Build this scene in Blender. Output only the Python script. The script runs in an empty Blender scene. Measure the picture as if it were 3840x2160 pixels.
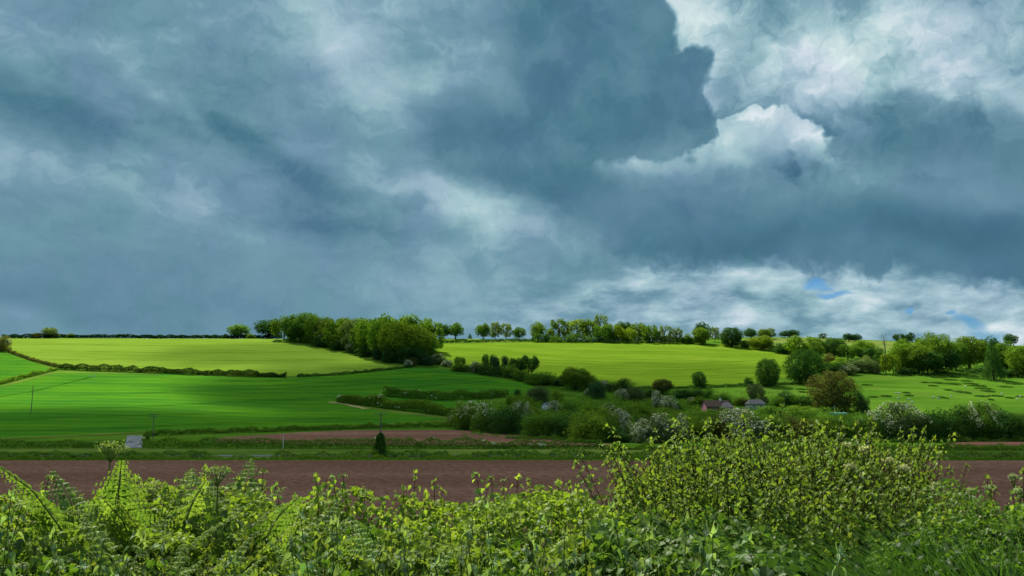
import bpy, math, random
import numpy as np

# ------------------------------------------------------------------ camera
S = bpy.context.scene
FPX, PITCH, CAM_Z = 803.0, math.radians(7.93), 12.0
CP, SP = math.cos(PITCH), math.sin(PITCH)
cam = bpy.data.cameras.new('camera')
cam_ob = bpy.data.objects.new('camera', cam)
S.collection.objects.link(cam_ob)
cam.sensor_width = 36.0
cam.lens = 36.0 * FPX / 1024.0
cam.clip_start, cam.clip_end = 0.1, 20000.0
cam_ob.location = (0, 0, CAM_Z)
cam_ob.rotation_euler = (math.pi / 2 + PITCH, 0, 0)
S.camera = cam_ob


def ray(px, py):
    """Direction through a picture point (1024 x 576), scaled so that its Y is 1."""
    px, py = np.asarray(px, float), np.asarray(py, float)
    u, v = (px - 512) / FPX, (288 - py) / FPX
    y, z = CP - v * SP, SP + v * CP
    return u / y, z / y


def pix(X, Y, Z):
    d = Z - CAM_Z
    yc, zc = Y * CP + d * SP, -Y * SP + d * CP
    return 512 + FPX * X / yc, 288 - FPX * zc / yc


# ------------------------------------------------------------------ light
SUN_EL, SUN_AZ = math.radians(53), math.radians(-28)      # azimuth from +Y towards +X
sun_dir = np.array([math.sin(SUN_AZ) * math.cos(SUN_EL), math.cos(SUN_AZ) * math.cos(SUN_EL), math.sin(SUN_EL)])
sl = bpy.data.lights.new('sun', 'SUN')
sl.energy, sl.angle, sl.color = 4.6, math.radians(0.53), (1.0, 0.94, 0.82)
sun = bpy.data.objects.new('sun', sl)
S.collection.objects.link(sun)
from mathutils import Vector
sun.rotation_euler = Vector(sun_dir).to_track_quat('Z', 'Y').to_euler()
sun.location = (0, 0, 300)

S.view_settings.view_transform = 'Standard'
S.view_settings.look = 'None'
EXPO = 1.0
S.view_settings.exposure = EXPO
S.view_settings.gamma = 1.0
S.render.film_transparent = False
S.cycles.max_bounces = 6
S.cycles.transparent_max_bounces = 16
S.cycles.use_adaptive_sampling = True
S.cycles.adaptive_threshold = 0.015
S.cycles.use_denoising = True


def lin(r, g, b):
    f = lambda c: (c / 255 / 12.92) if c / 255 <= 0.04045 else ((c / 255 + 0.055) / 1.055) ** 2.4
    return (f(r), f(g), f(b), 1.0)


class NT:
    """A small expression builder over a node tree."""
    def __init__(s, tree):
        s.t = tree

    def node(s, kind, **kw):
        n = s.t.nodes.new(kind)
        for k, v in kw.items():
            setattr(n, k, v)
        return n

    def put(s, sock, v):
        if isinstance(v, bpy.types.NodeSocket):
            s.t.links.new(v, sock)
        else:
            sock.default_value = v

    def m(s, op, a, b=None, c=None, clamp=False):
        n = s.node('ShaderNodeMath', operation=op, use_clamp=clamp)
        for i, v in enumerate((a, b, c)):
            if v is not None:
                s.put(n.inputs[i], v)
        return n.outputs[0]

    def vm(s, op, a, b=None, scale=None):
        n = s.node('ShaderNodeVectorMath', operation=op)
        s.put(n.inputs[0], a)
        if b is not None:
            s.put(n.inputs[1], b)
        if scale is not None:
            s.put(n.inputs['Scale'], scale)
        return n.outputs['Value'] if op in ('DOT_PRODUCT', 'LENGTH') else n.outputs[0]

    def mapping(s, v, loc=(0, 0, 0), rot=(0, 0, 0), scale=(1, 1, 1), kind='POINT'):
        n = s.node('ShaderNodeMapping', vector_type=kind)
        s.put(n.inputs['Vector'], v)
        n.inputs['Location'].default_value = loc
        n.inputs['Rotation'].default_value = rot
        n.inputs['Scale'].default_value = scale
        return n.outputs[0]

    def noise(s, v, scale, detail=4, rough=0.5, dist=0.0, color=False):
        n = s.node('ShaderNodeTexNoise')
        if v is not None:
            s.put(n.inputs['Vector'], v)
        n.inputs['Scale'].default_value = scale
        n.inputs['Detail'].default_value = detail
        n.inputs['Roughness'].default_value = rough
        n.inputs['Distortion'].default_value = dist
        return n.outputs['Color'] if color else n.outputs[0]

    def smooth(s, x, a, b, lo=0.0, hi=1.0, kind='SMOOTHSTEP'):
        n = s.node('ShaderNodeMapRange', interpolation_type=kind)
        n.clamp = True if kind == 'LINEAR' else n.clamp
        s.put(n.inputs['Value'], x)
        for k, v in (('From Min', a), ('From Max', b), ('To Min', lo), ('To Max', hi)):
            s.put(n.inputs[k], v)
        return n.outputs[0]

    def mix(s, f, a, b, blend='MIX'):
        n = s.node('ShaderNodeMix', data_type='RGBA', blend_type=blend)
        s.put(n.inputs[0], f)
        s.put(n.inputs[6], a)
        s.put(n.inputs[7], b)
        return n.outputs[2]

    def fmix(s, f, a, b):
        n = s.node('ShaderNodeMix', data_type='FLOAT')
        s.put(n.inputs[0], f)
        s.put(n.inputs[2], a)
        s.put(n.inputs[3], b)
        return n.outputs[0]

    def ramp(s, x, stops):
        n = s.node('ShaderNodeValToRGB')
        cr = n.color_ramp
        while len(cr.elements) < len(stops):
            cr.elements.new(0.5)
        for e, (p, c) in zip(cr.elements, stops):
            e.position = p
            e.color = c
        s.put(n.inputs[0], x)
        return n.outputs[0]

# ------------------------------------------------------------------ sky
W = bpy.data.worlds.new('World')
S.world = W
W.use_nodes = True
W.node_tree.nodes.clear()
N = NT(W.node_tree)
tc = N.node('ShaderNodeTexCoord').outputs['Generated']
sep = N.node('ShaderNodeSeparateXYZ')
N.put(sep.inputs[0], tc)
az = N.m('ARCTAN2', sep.outputs[0], sep.outputs[1])
el = N.m('ARCSINE', sep.outputs[2])
cmb = N.node('ShaderNodeCombineXYZ')
N.put(cmb.inputs[0], N.m('MULTIPLY', az, FPX / 100))
N.put(cmb.inputs[1], N.m('MULTIPLY', el, -FPX / 100))
P0 = cmb.outputs[0]                      # azimuth and elevation, y down, unit about 7 degrees


def sky_at(px, py):
    X, Z = ray(px, py)
    return math.atan2(X, 1) * FPX / 100, -math.atan2(Z, math.hypot(X, 1)) * FPX / 100


def warp(P, amount, scale, detail=5, rough=0.55, shift=0.0):
    c = N.noise(N.vm('ADD', P, (shift, shift * .7, shift * 1.3)), scale, detail, rough, color=True)
    d = N.vm('SUBTRACT', c, (0.5, 0.5, 0.5))
    return N.vm('ADD', P, N.vm('MULTIPLY', d, (amount, amount, 0)))


def blob_q(P, cx, cy, rx, ry, ang):
    a, b = sky_at(cx, cy)
    c, d = math.cos(math.radians(ang)), math.sin(math.radians(ang))
    rx, ry = rx / 100, ry / 100
    u = N.m('SUBTRACT', N.vm('DOT_PRODUCT', P, (c / rx, d / rx, 0)), (a * c + b * d) / rx)
    v = N.m('SUBTRACT', N.vm('DOT_PRODUCT', P, (-d / ry, c / ry, 0)), (b * c - a * d) / ry)
    return N.m('MULTIPLY_ADD', u, u, N.m('MULTIPLY', v, v))


def blobs(P, acc, items):
    for cx, cy, rx, ry, ang, amp in items:
        g = N.m('POWER', 0.36788, blob_q(P, cx, cy, rx, ry, ang))
        acc = N.m('MULTIPLY_ADD', g, amp, acc)
    return acc


def union(P, items):
    """Union of ellipses, as the largest of 1 - q."""
    acc = None
    for cx, cy, rx, ry, ang in items:
        g = N.m('SUBTRACT', 1.0, blob_q(P, cx, cy, rx, ry, ang))
        acc = g if acc is None else N.m('SMOOTH_MAX', acc, g, 0.25)
    return acc


Pw = warp(P0, 0.9, 0.9, 3)                                  # slow, rolling
Pm = warp(P0, 0.62, 2.2, 3, 0.6, shift=3.1)                 # billowing, without the fine fray
Pf = warp(Pm, 0.20, 7.0, 4, 0.65, shift=9)   # crisp, billowing
# 1. the thick sheet behind: values are picture brightness 0..1
V = blobs(Pw, 0.42, [
    (40, 20, 150, 60, 15, .09), (20, 75, 120, 40, 10, .04), (70, 128, 110, 26, 18, -.20), (20, 112, 90, 24, 8, -.08),
    (190, 62, 130, 30, 20, -.06), (160, 90, 34, 12, 30, .17), (212, 128, 30, 11, 40, .12), (172, 104, 12, 8, 60, .06), (150, 80, 60, 22, 30, .05),
    (335, 4, 60, 40, 20, .12), (345, 62, 46, 20, 40, .10), (395, 72, 55, 28, 20, .22), (300, 30, 60, 30, 30, .08),
    (255, 140, 130, 18, 18, -.16), (320, 175, 120, 20, 12, -.12), (300, 215, 60, 22, 12, -.14), (360, 228, 60, 16, 10, -.10),
    (60, 180, 120, 26, 12, .10), (150, 178, 50, 9, 30, .05), (190, 205, 60, 12, 30, .02), (370, 178, 40, 12, 10, .16), (430, 196, 80, 18, 14, .22),
    (480, 215, 60, 26, 8, .18), (440, 240, 90, 24, 5, .03), (60, 260, 160, 40, 0, -.04), (100, 310, 220, 26, 0, -.10), (250, 290, 160, 40, 0, .02),
    (0, 326, 40, 10, 0, .10), (470, 300, 90, 30, 0, .10), (400, 320, 80, 22, 0, .06),
    (690, 30, 40, 60, -20, .34), (740, 40, 60, 30, 10, .10), (735, 78, 36, 24, -10, -.16), (790, 25, 50, 30, 20, .16), (770, 75, 40, 26, -35, .20), (800, 95, 60, 18, -30, .12),
    (860, 75, 60, 30, 25, .20), (880, 30, 60, 30, 10, .10), (930, 60, 70, 40, 30, .15), (985, 20, 60, 30, 0, .22), (1005, 93, 50, 14, 12, .26), (930, 95, 60, 14, 15, .10),
    (710, 100, 20, 30, -25, .16), (840, 140, 70, 40, 10, -.06), (920, 130, 120, 24, 12, -.06), (900, 180, 160, 40, 5, -.10), (1000, 150, 80, 30, 10, .0),
])
st = N.noise(N.mapping(P0, rot=(0, 0, math.radians(-24)), scale=(0.55, 1.7, 1)), 1.0, 5, 0.55, 0.3)
bl = N.noise(Pf, 1.7, 6, 0.58)
calm = N.m('SUBTRACT', 1.0, N.m('MULTIPLY', N.m('POWER', 0.36788, blob_q(P0, 120, 290, 330, 62, 0)), 0.72))   # rain veil low on the left
V = N.m('ADD', V, N.m('MULTIPLY', N.m('MULTIPLY', N.m('SUBTRACT', st, 0.5), 0.52), calm))
wisp = N.noise(N.mapping(Pf, rot=(0, 0, math.radians(-20)), scale=(1.5, 3.4, 1)), 1.6, 5, 0.6)
V = N.m('ADD', V, N.m('MULTIPLY', N.m('MULTIPLY', N.m('SUBTRACT', wisp, 0.5), calm), 0.28))
right = N.smooth(az, sky_at(600, 60)[0] / FPX * 100, sky_at(760, 60)[0] / FPX * 100)
V = N.m('ADD', V, N.m('MULTIPLY', N.m('MULTIPLY', N.m('SUBTRACT', bl, 0.5), calm), N.m('MULTIPLY_ADD', right, 0.48, 0.26)))

bl2 = N.noise(Pf, 4.2, 4, 0.6)
V = N.m('ADD', V, N.m('MULTIPLY', N.m('SUBTRACT', bl2, 0.5), N.m('MULTIPLY_ADD', right, 0.36, 0.12)))

# 2. far bright deck low on the right
bank = N.noise(N.mapping(warp(P0, 0.10, 4.0, 3, shift=5), scale=(0.8, 2.2, 1)), 2.1, 6, 0.60)
Vl = blobs(Pw, 0.57, [(560, 300, 90, 30, 0, -.06), (640, 300, 60, 20, 0, .02), (760, 268, 60, 7, 4, .20), (700, 292, 90, 10, 0, .08), (840, 300, 80, 14, 0, .10),
                      (960, 300, 60, 16, 0, .06), (1010, 285, 40, 14, 0, .12), (850, 318, 70, 8, 0, -.10), (930, 330, 60, 10, 0, .10), (720, 322, 80, 10, 0, .02), (1010, 335, 40, 20, 0, .2)])
Vl = N.m('ADD', Vl, N.m('MULTIPLY', N.m('SUBTRACT', bank, 0.5), 1.25))
low = N.smooth(union(Pw, [(890, 336, 360, 76, 3), (680, 310, 120, 44, 0)]), -0.65, 0.55)
V = N.fmix(low, V, Vl)

# 3. the dark mass at the top centre, ragged right edge
Vd = blobs(Pw, 0.245, [(470, 20, 40, 60, 10, .12), (450, 60, 40, 40, 0, .16), (560, 60, 90, 50, 30, -.03), (540, 140, 120, 34, 15, -.06),
                      (560, 190, 60, 16, 10, -.13), (640, 120, 50, 36, 40, .03), (620, 20, 60, 40, 10, .03), (500, 100, 60, 16, 25, .08), (660, 165, 60, 14, 0, .12)])
Vd = N.m('ADD', Vd, N.m('MULTIPLY', N.m('SUBTRACT', bl, 0.5), 0.46))
dm = union(warp(Pm, 0.09, 7.0, 3, shift=4), [(560, -10, 96, 78, 20), (640, 40, 36, 62, -22), (655, 95, 44, 52, 35), (690, 70, 26, 26, 10), (688, 104, 28, 34, -20), (600, 110, 110, 62, 25), (520, 150, 120, 52, 20), (560, 190, 70, 24, 12)])
edge = N.smooth(az, sky_at(520, 60)[0] / FPX * 100, sky_at(640, 60)[0] / FPX * 100, 1.0, 0.52)
edge = N.m('MAXIMUM', edge, N.smooth(el, sky_at(700, 150)[1] / -FPX * 100, sky_at(700, 95)[1] / -FPX * 100, 1.6, 0.0))
dark = N.smooth(N.m('DIVIDE', N.m('ADD', dm, 0.1), edge), -0.5, 1.0)
V = N.fmix(dark, V, Vd)

# 4. the lower dark shelf across the right half
Vs = blobs(Pw, 0.235, [(640, 200, 60, 16, 0, .08), (560, 235, 30, 16, 0, .16), (700, 250, 110, 14, 0, -.06), (860, 240, 120, 22, 8, -.02), (1000, 240, 80, 26, 8, -.10),
                      (900, 190, 130, 22, 5, .12), (1000, 190, 60, 20, 5, .06), (880, 262, 60, 12, 14, .04), (820, 205, 60, 14, 0, .06)])
Vs = N.m('ADD', Vs, N.m('MULTIPLY', N.m('SUBTRACT', bl, 0.5), 0.26))
sm = union(Pf, [(690, 215, 150, 54, 4), (860, 222, 190, 52, 6), (1010, 228, 150, 58, 6), (960, 160, 120, 40, 15), (600, 200, 60, 40, 0)])
shelf = N.smooth(sm, -0.12, N.smooth(el, sky_at(700, 275)[1] / -FPX * 100, sky_at(700, 215)[1] / -FPX * 100, 0.50, 1.10))
V = N.fmix(shelf, V, Vs)

# 5. the white cumulus in front of it
Vc = blobs(Pf, 0.74, [(758, 116, 22, 9, 0, .20), (806, 138, 16, 10, 40, .16), (735, 145, 30, 14, -10, .06), (700, 165, 50, 12, 0, -.10), (780, 170, 40, 16, 10, -.16), (820, 165, 20, 8, 30, -.06)])
Vc = N.m('ADD', Vc, N.m('MULTIPLY', N.m('SUBTRACT', bl, 0.5), 0.62))
cm = union(warp(Pm, 0.12, 7.0, 3, shift=6), [(748, 128, 34, 20, 0), (782, 134, 30, 20, 10), (804, 150, 28, 20, 40), (750, 158, 60, 28, -5), (680, 170, 90, 22, -4), (828, 166, 22, 8, 30)])
cum = N.smooth(cm, -0.06, N.smooth(el, sky_at(760, 168)[1] / -FPX * 100, sky_at(760, 130)[1] / -FPX * 100, 1.15, 0.26))
cum = N.m('MULTIPLY', cum, N.smooth(el, sky_at(760, 192)[1] / -FPX * 100, sky_at(760, 138)[1] / -FPX * 100))
V = N.fmix(cum, V, Vc)

# 6. the sky out of the picture: overhead made bright and bluish to tune the ambient light
over = N.smooth(el, math.radians(31), math.radians(52))
V = N.fmix(over, V, N.m('MULTIPLY_ADD', N.m('SUBTRACT', st, 0.5), 0.4, 0.90))

col = N.ramp(V, [(0.0, lin(50, 90, 112)), (0.22, lin(78, 121, 141)), (0.46, lin(114, 153, 170)), (0.70, lin(165, 196, 205)), (1.0, lin(232, 242, 242))])
col = N.mix(over, col, N.mix(1.0, col, (0.90, 0.99, 1.10, 1), 'MULTIPLY'))
hue = N.noise(P0, 1.3, 3, 0.5, 0.4)
col = N.mix(N.smooth(hue, 0.38, 0.66), N.mix(1.0, col, (0.98, 1.01, 1.0, 1), 'MULTIPLY'), N.mix(1.0, col, (1.03, 0.985, 1.045, 1), 'MULTIPLY'))
# blue holes: the clear sky itself
nsky = N.node('ShaderNodeTexSky', sky_type='NISHITA')
nsky.sun_disc = False
nsky.sun_elevation, nsky.sun_rotation = SUN_EL, SUN_AZ
blue = N.mix(1.0, N.vm('SCALE', nsky.outputs[0], scale=0.10), (0.26, 0.62, 1.0, 1), 'MULTIPLY')
hm = union(warp(P0, 0.30, 1.8, 4, shift=2.2), [(818, 284, 16, 5, 5), (836, 291, 15, 3, 0), (966, 318, 16, 7, 30), (985, 332, 22, 6, 15), (948, 309, 5, 3, 0), (905, 312, 5, 3, 0)])
col = N.mix(N.m('MULTIPLY', N.smooth(hm, -0.2, 1.0), 0.8), col, blue)
strength = N.m('MULTIPLY', N.m('MULTIPLY_ADD', over, 0.0, 1.0), 2 ** -EXPO)
bg = N.node('ShaderNodeBackground')
N.put(bg.inputs[0], col)
N.put(bg.inputs[1], strength)
out = N.node('ShaderNodeOutputWorld')
N.put(out.inputs[0], bg.outputs[0])
W.cycles.sampling_method = 'NONE'

# ------------------------------------------------------------------ helpers
rng = np.random.default_rng(11)
COL = S.collection


def tag(o, label=None, cat=None, group=None, kind=None):
    for k, v in (('label', label), ('category', cat), ('group', group), ('kind', kind)):
        if v:
            o[k] = v
    return o


def mesh(name, verts, faces, mats, smooth=False, mat_idx=None):
    """faces: one (n,3) or (n,4) array, or a list of such arrays."""
    me = bpy.data.meshes.new(name)
    verts = np.asarray(verts, np.float32)
    if isinstance(faces, np.ndarray):
        faces = [faces]
    loops = np.concatenate([f.ravel() for f in faces]).astype(np.int32)
    sizes = np.concatenate([np.full(len(f), f.shape[1], np.int32) for f in faces])
    starts = np.concatenate([[0], np.cumsum(sizes)[:-1]]).astype(np.int32)
    me.vertices.add(len(verts))
    me.vertices.foreach_set('co', verts.ravel())
    me.loops.add(len(loops))
    me.loops.foreach_set('vertex_index', loops)
    me.polygons.add(len(sizes))
    me.polygons.foreach_set('loop_start', starts)
    me.polygons.foreach_set('loop_total', sizes)
    for m in (mats if isinstance(mats, (list, tuple)) else [mats]):
        me.materials.append(m)
    if mat_idx is not None:
        me.polygons.foreach_set('material_index', np.asarray(mat_idx, np.int32))
    me.polygons.foreach_set('use_smooth', np.full(len(sizes), bool(smooth)))
    me.update(calc_edges=True)
    return me


def link(name, me, parent=None, loc=(0, 0, 0), rot=(0, 0, 0), scale=(1, 1, 1)):
    o = bpy.data.objects.new(name, me)
    COL.objects.link(o)
    o.location, o.rotation_euler, o.scale = loc, rot, scale
    if parent:
        o.parent = parent
    return o


def pchip(x, y, q):
    x, y, q = np.asarray(x, float), np.asarray(y, float), np.asarray(q, float)
    h, d = np.diff(x), np.diff(y) / np.diff(x)
    m = np.zeros_like(y)
    ok = d[:-1] * d[1:] > 0
    w1, w2 = 2 * h[1:] + h[:-1], h[1:] + 2 * h[:-1]
    with np.errstate(divide='ignore', invalid='ignore'):
        m[1:-1] = np.where(ok, (w1 + w2) / (w1 / d[:-1] + w2 / d[1:]), 0)
    m[0], m[-1] = d[0], d[-1]
    q = np.clip(q, x[0], x[-1])
    i = np.clip(np.searchsorted(x, q, side='right') - 1, 0, len(x) - 2)
    t = (q - x[i]) / h[i]
    return ((1 + 2 * t) * (1 - t) ** 2 * y[i] + t * (1 - t) ** 2 * h[i] * m[i]
            + t * t * (3 - 2 * t) * y[i + 1] + t * t * (t - 1) * h[i] * m[i + 1])


def fbm2(x, y, seed=0, octaves=4):
    """Value noise, -1..1, vectorised."""
    tot, amp = 0, 1.0
    for o in range(octaves):
        xi, yi = np.floor(x).astype(int), np.floor(y).astype(int)
        fx, fy = x - xi, y - yi
        fx, fy = fx * fx * (3 - 2 * fx), fy * fy * (3 - 2 * fy)

        def h(a, b):
            n = (a * 374761393 + b * 668265263 + (seed + o) * 144665) & 0x7fffffff
            n = ((n ^ (n >> 13)) * 1274126177) & 0x7fffffff
            return ((n ^ (n >> 16)) & 0xffff) / 32767.5 - 1
        v = (h(xi, yi) * (1 - fx) + h(xi + 1, yi) * fx) * (1 - fy) + (h(xi, yi + 1) * (1 - fx) + h(xi + 1, yi + 1) * fx) * fy
        tot = tot + v * amp
        amp *= 0.5
        x, y = x * 2.03 + 17.1, y * 2.03 + 5.7
    return tot


# ------------------------------------------------------------------ terrain: two hills across a flat valley floor
# for each bearing (as a picture column): distance -> the picture row at which that ground lies
HILL = {
    0: [(230, 441), (300, 420), (360, 402), (420, 387), (470, 371), (540, 352), (600, 341), (640, 337.5), (700, 341), (850, 372), (1300, 430)],
    150: [(240, 438), (300, 420), (360, 403), (420, 387), (460, 376), (540, 354), (600, 343), (650, 338.5), (720, 342), (850, 370), (1300, 430)],
    280: [(230, 440), (275, 431.5), (300, 426), (360, 407), (420, 388), (455, 375), (540, 355), (600, 344), (650, 338.5), (720, 341), (900, 365), (1300, 430)],
    420: [(230, 440), (275, 432), (300, 426), (350, 410), (400, 394), (450, 379), (490, 368), (540, 357), (600, 346.5), (660, 341.5), (720, 338.5), (800, 342), (1300, 410)],
    560: [(240, 440.5), (275, 434), (300, 427), (350, 413), (400, 399), (450, 387), (500, 376), (560, 362), (620, 350), (670, 343), (720, 340.5), (800, 343), (1300, 400)],
    700: [(240, 441.5), (300, 428), (360, 412), (420, 397), (450, 389), (500, 378), (560, 364.5), (620, 353), (690, 343.5), (720, 342), (780, 344), (860, 341), (950, 338), (1100, 345), (1500, 400)],
    790: [(240, 441), (300, 428), (360, 413), (420, 398), (450, 390), (500, 380), (560, 368), (620, 359), (690, 350.5), (740, 346), (780, 346.5), (860, 342), (950, 337), (1050, 338), (1500, 390)],
    880: [(240, 441), (300, 428), (360, 412), (420, 397), (480, 385), (540, 374), (600, 364.5), (700, 353), (780, 348), (900, 341), (1000, 341.5), (1500, 390)],
    1024: [(240, 440), (300, 426), (360, 412), (420, 400), (480, 388), (540, 377), (600, 368), (700, 358), (800, 352), (950, 346), (1050, 349), (1500, 400)],
}
TY = np.linspace(100, 1500, 701)
cols, prof = [], []
for px, rows in HILL.items():
    ys = [100, 165, 200] + [r[0] for r in rows]
    zs = [0, 0, 0] + [CAM_Z + r[0] * float(ray(px, r[1])[1]) for r in rows]
    cols.append(float(ray(px, 380)[0]))
    prof.append(pchip(ys, zs, TY))
cols = [-2.2] + cols + [2.2]
prof = np.array([prof[0]] + prof + [prof[-1]])
TU = np.linspace(-2.2, 2.2, 881)
TAB = np.array([pchip(cols, prof[:, j], TU) for j in range(len(TY))])          # [Y, u]
for axis, n in ((1, 18), (0, 5)):                                              # rounded, like ploughed land
    k = np.hanning(2 * n + 3)[1:-1]
    k /= k.sum()
    TAB = np.apply_along_axis(lambda a: np.convolve(np.pad(a, n, mode='edge'), k, 'valid'), axis, TAB)
EMB_Y = [-60, -40, -20, -3, 2.0, 3.0, 7.5, 9.5, 32, 46, 100]
EMB_Z = [0, 0, 9.9, 10.25, 10.25, 10.2, 9.75, 9.0, 0.7, 0.0, 0.0]


def ground(X, Y):
    X, Y = np.asarray(X, float), np.asarray(Y, float)
    Yc = np.clip(Y, 100, 1499.9)
    u = np.clip(X / np.maximum(Y, 100), -2.19, 2.19)
    a, b = (Yc - 100) / 2.0, (u + 2.2) / (4.4 / 880)
    i, j = np.clip(a.astype(int), 0, 699), np.clip(b.astype(int), 0, 879)
    fa, fb = a - i, b - j
    z = (TAB[i, j] * (1 - fb) + TAB[i, j + 1] * fb) * (1 - fa) + (TAB[i + 1, j] * (1 - fb) + TAB[i + 1, j + 1] * fb) * fa
    z = np.where(Y > 1499, z - (Y - 1499) * 0.02, z)
    z = z + np.clip((Y - 230) / 100, 0, 1) * 0.25 * fbm2(X / 26, Y / 26, 3, 2)
    emb = np.interp(Y, EMB_Y, EMB_Z) + np.where(np.abs(Y) < 30, 0.05 * fbm2(X / 1.3, Y / 1.3, 5, 2), 0)
    return np.where(Y < 100, emb, z)


MARCH = np.concatenate([np.arange(40, 1500, 1.0)])


def hit(px, py):
    """The point of the ground seen at a picture point."""
    rx, rz = ray(px, py)
    g = ground(rx * MARCH, MARCH) - (CAM_Z + rz * MARCH)
    k = np.argmax(g >= 0)
    if g[k] < 0:
        k = int(np.argmax(g))
        return float(rx * MARCH[k]), float(MARCH[k])
    t = 0.0 if k == 0 else g[k - 1] / (g[k - 1] - g[k])
    Y = MARCH[max(k - 1, 0)] + t
    return float(rx * Y), float(Y)


# ------------------------------------------------------------------ materials
def new_mat(name):
    m = bpy.data.materials.new(name)
    m.use_nodes = True
    m.node_tree.nodes.clear()
    return m, NT(m.node_tree)


def finish(n, shader):
    o = n.node('ShaderNodeOutputMaterial')
    n.t.links.new(shader, o.inputs[0])


def bsdf(n, col, rough=0.9, spec=0.2, bump=None, bump_h=0.3):
    if spec > 0.25:
        p = n.node('ShaderNodeBsdfPrincipled')
        n.put(p.inputs['Base Color'], col)
        n.put(p.inputs['Roughness'], rough)
        p.inputs['Specular IOR Level'].default_value = spec
    else:
        p = n.node('ShaderNodeBsdfDiffuse')
        n.put(p.inputs['Color'], col)
    if bump is not None:
        b = n.node('ShaderNodeBump')
        b.inputs['Distance'].default_value = bump_h
        b.inputs['Strength'].default_value = 0.6
        n.put(b.inputs['Height'], bump)
        n.t.links.new(b.outputs[0], p.inputs['Normal'])
    return p.outputs[0]


def crop_mat(name, dark, light, stripe=0.0, stripe_w=3.0, rot=0.0, warm=None, grain=0.55):
    """A standing crop seen across: soft patches, drill rows, a fine grain."""
    m, n = new_mat(name)
    pos = n.node('ShaderNodeNewGeometry').outputs['Position']
    big = n.noise(n.mapping(pos, scale=(0.014, 0.040, 0.0)), 1.0, 7, 0.66)
    fine = n.noise(n.mapping(pos, scale=(0.55, 0.22, 0.0)), 1.0, 4, 0.7)
    f = n.m('MULTIPLY_ADD', n.m('SUBTRACT', fine, 0.5), grain, n.smooth(big, 0.3, 0.7))
    if stripe:
        w = n.node('ShaderNodeTexWave', wave_type='BANDS', bands_direction='Y', wave_profile='SIN')
        n.put(w.inputs['Vector'], n.mapping(pos, rot=(0, 0, rot), scale=(1, 1, 0)))
        w.inputs['Scale'].default_value = 0.314 / stripe_w
        w.inputs['Distortion'].default_value = 1.5
        w.inputs['Detail'].default_value = 3
        w.inputs['Detail Scale'].default_value = 0.3
        f = n.m('MULTIPLY_ADD', n.m('SUBTRACT', w.outputs['Fac'], 0.5), stripe, f)
    col = n.mix(n.smooth(f, 0, 1, kind='LINEAR'), dark, light)
    if warm:
        w2 = n.noise(n.mapping(pos, scale=(0.03, 0.06, 0)), 1.0, 3)
        col = n.mix(n.smooth(w2, 0.5, 0.75, 0.0, 0.6), col, warm)
    finish(n, bsdf(n, col, 0.85, 0.15, n.noise(n.mapping(pos, scale=(2.2, 2.2, 2.2)), 1.0, 3), 0.25))
    return m


M = {}
M['wheat'] = crop_mat('wheat_crop', (.028, .118, .011, 1), (.062, .172, .009, 1), 0.40, 11.0, 0.06)
M['barley'] = crop_mat('barley_crop', (.105, .180, .016, 1), (.140, .220, .024, 1), 0.36, 12.0, 0.10)
M['barley2'] = crop_mat('barley_crop_deep', (.074, .142, .008, 1), (.118, .190, .014, 1), 0.42, 11.0, -0.05)
M['meadow'] = crop_mat('meadow_grass', (.034, .100, .008, 1), (.078, .155, .014, 1), 0, grain=0.8, warm=(.08, .12, .020, 1))
M['verge'] = crop_mat('verge_grass', (.05, .10, .012, 1), (.12, .17, .03, 1), 0, grain=0.9)
M['soil'] = None
m, n = new_mat('red_ploughed_soil')
pos = n.node('ShaderNodeNewGeometry').outputs['Position']
clod = n.noise(n.mapping(pos, scale=(0.9, 0.55, 1.5)), 1.0, 7, 0.84)
band = n.noise(n.mapping(pos, scale=(0.010, 0.035, 0)), 1.0, 6, 0.6)
c = n.ramp(n.m('MULTIPLY_ADD', n.m('SUBTRACT', band, 0.5), 0.45, clod), [(0.25, (.075, .037, .026, 1)), (0.50, (.148, .076, .052, 1)), (0.74, (.300, .175, .125, 1))])
finish(n, bsdf(n, c, 0.95, 0.1, clod, 0.25))
M['soil'] = m
m, n = new_mat('dry_track')
pos = n.node('ShaderNodeNewGeometry').outputs['Position']
finish(n, bsdf(n, n.ramp(n.noise(pos, 0.7, 5, 0.65), [(0.3, (.17, .15, .06, 1)), (0.7, (.40, .31, .16, 1))]), 0.95))
M['track'] = m
m, n = new_mat('pale_concrete')
pos = n.node('ShaderNodeNewGeometry').outputs['Position']
finish(n, bsdf(n, n.ramp(n.noise(n.mapping(pos, scale=(1.2, .3, 1)), 1.0, 5, 0.6), [(0.35, (.06, .065, .07, 1)), (0.75, (.30, .32, .34, 1))]), 0.8))
M['concrete'] = m
m, n = new_mat('asphalt')
pos = n.node('ShaderNodeNewGeometry').outputs['Position']
finish(n, bsdf(n, n.ramp(n.noise(pos, 3.0, 5, 0.6), [(0.3, (.10, .105, .11, 1)), (0.7, (.19, .195, .20, 1))]), 0.75))
M['asphalt'] = m
m, n = new_mat('wheel_mark_crop')
pos = n.node('ShaderNodeNewGeometry').outputs['Position']
finish(n, bsdf(n, n.ramp(n.noise(n.mapping(pos, scale=(.3, .3, .3)), 1.0, 4, 0.6), [(0.3, (.022, .098, .008, 1)), (0.7, (.040, .135, .010, 1))]), 0.9))
M['tram'] = m
m, n = new_mat('wheel_mark_barley')
pos = n.node('ShaderNodeNewGeometry').outputs['Position']
finish(n, bsdf(n, n.ramp(n.noise(n.mapping(pos, scale=(.3, .3, .3)), 1.0, 4, 0.6), [(0.3, (.06, .14, .008, 1)), (0.7, (.085, .175, .008, 1))]), 0.9))
M['tram2'] = m
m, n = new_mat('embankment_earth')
pos = n.node('ShaderNodeNewGeometry').outputs['Position']
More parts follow.
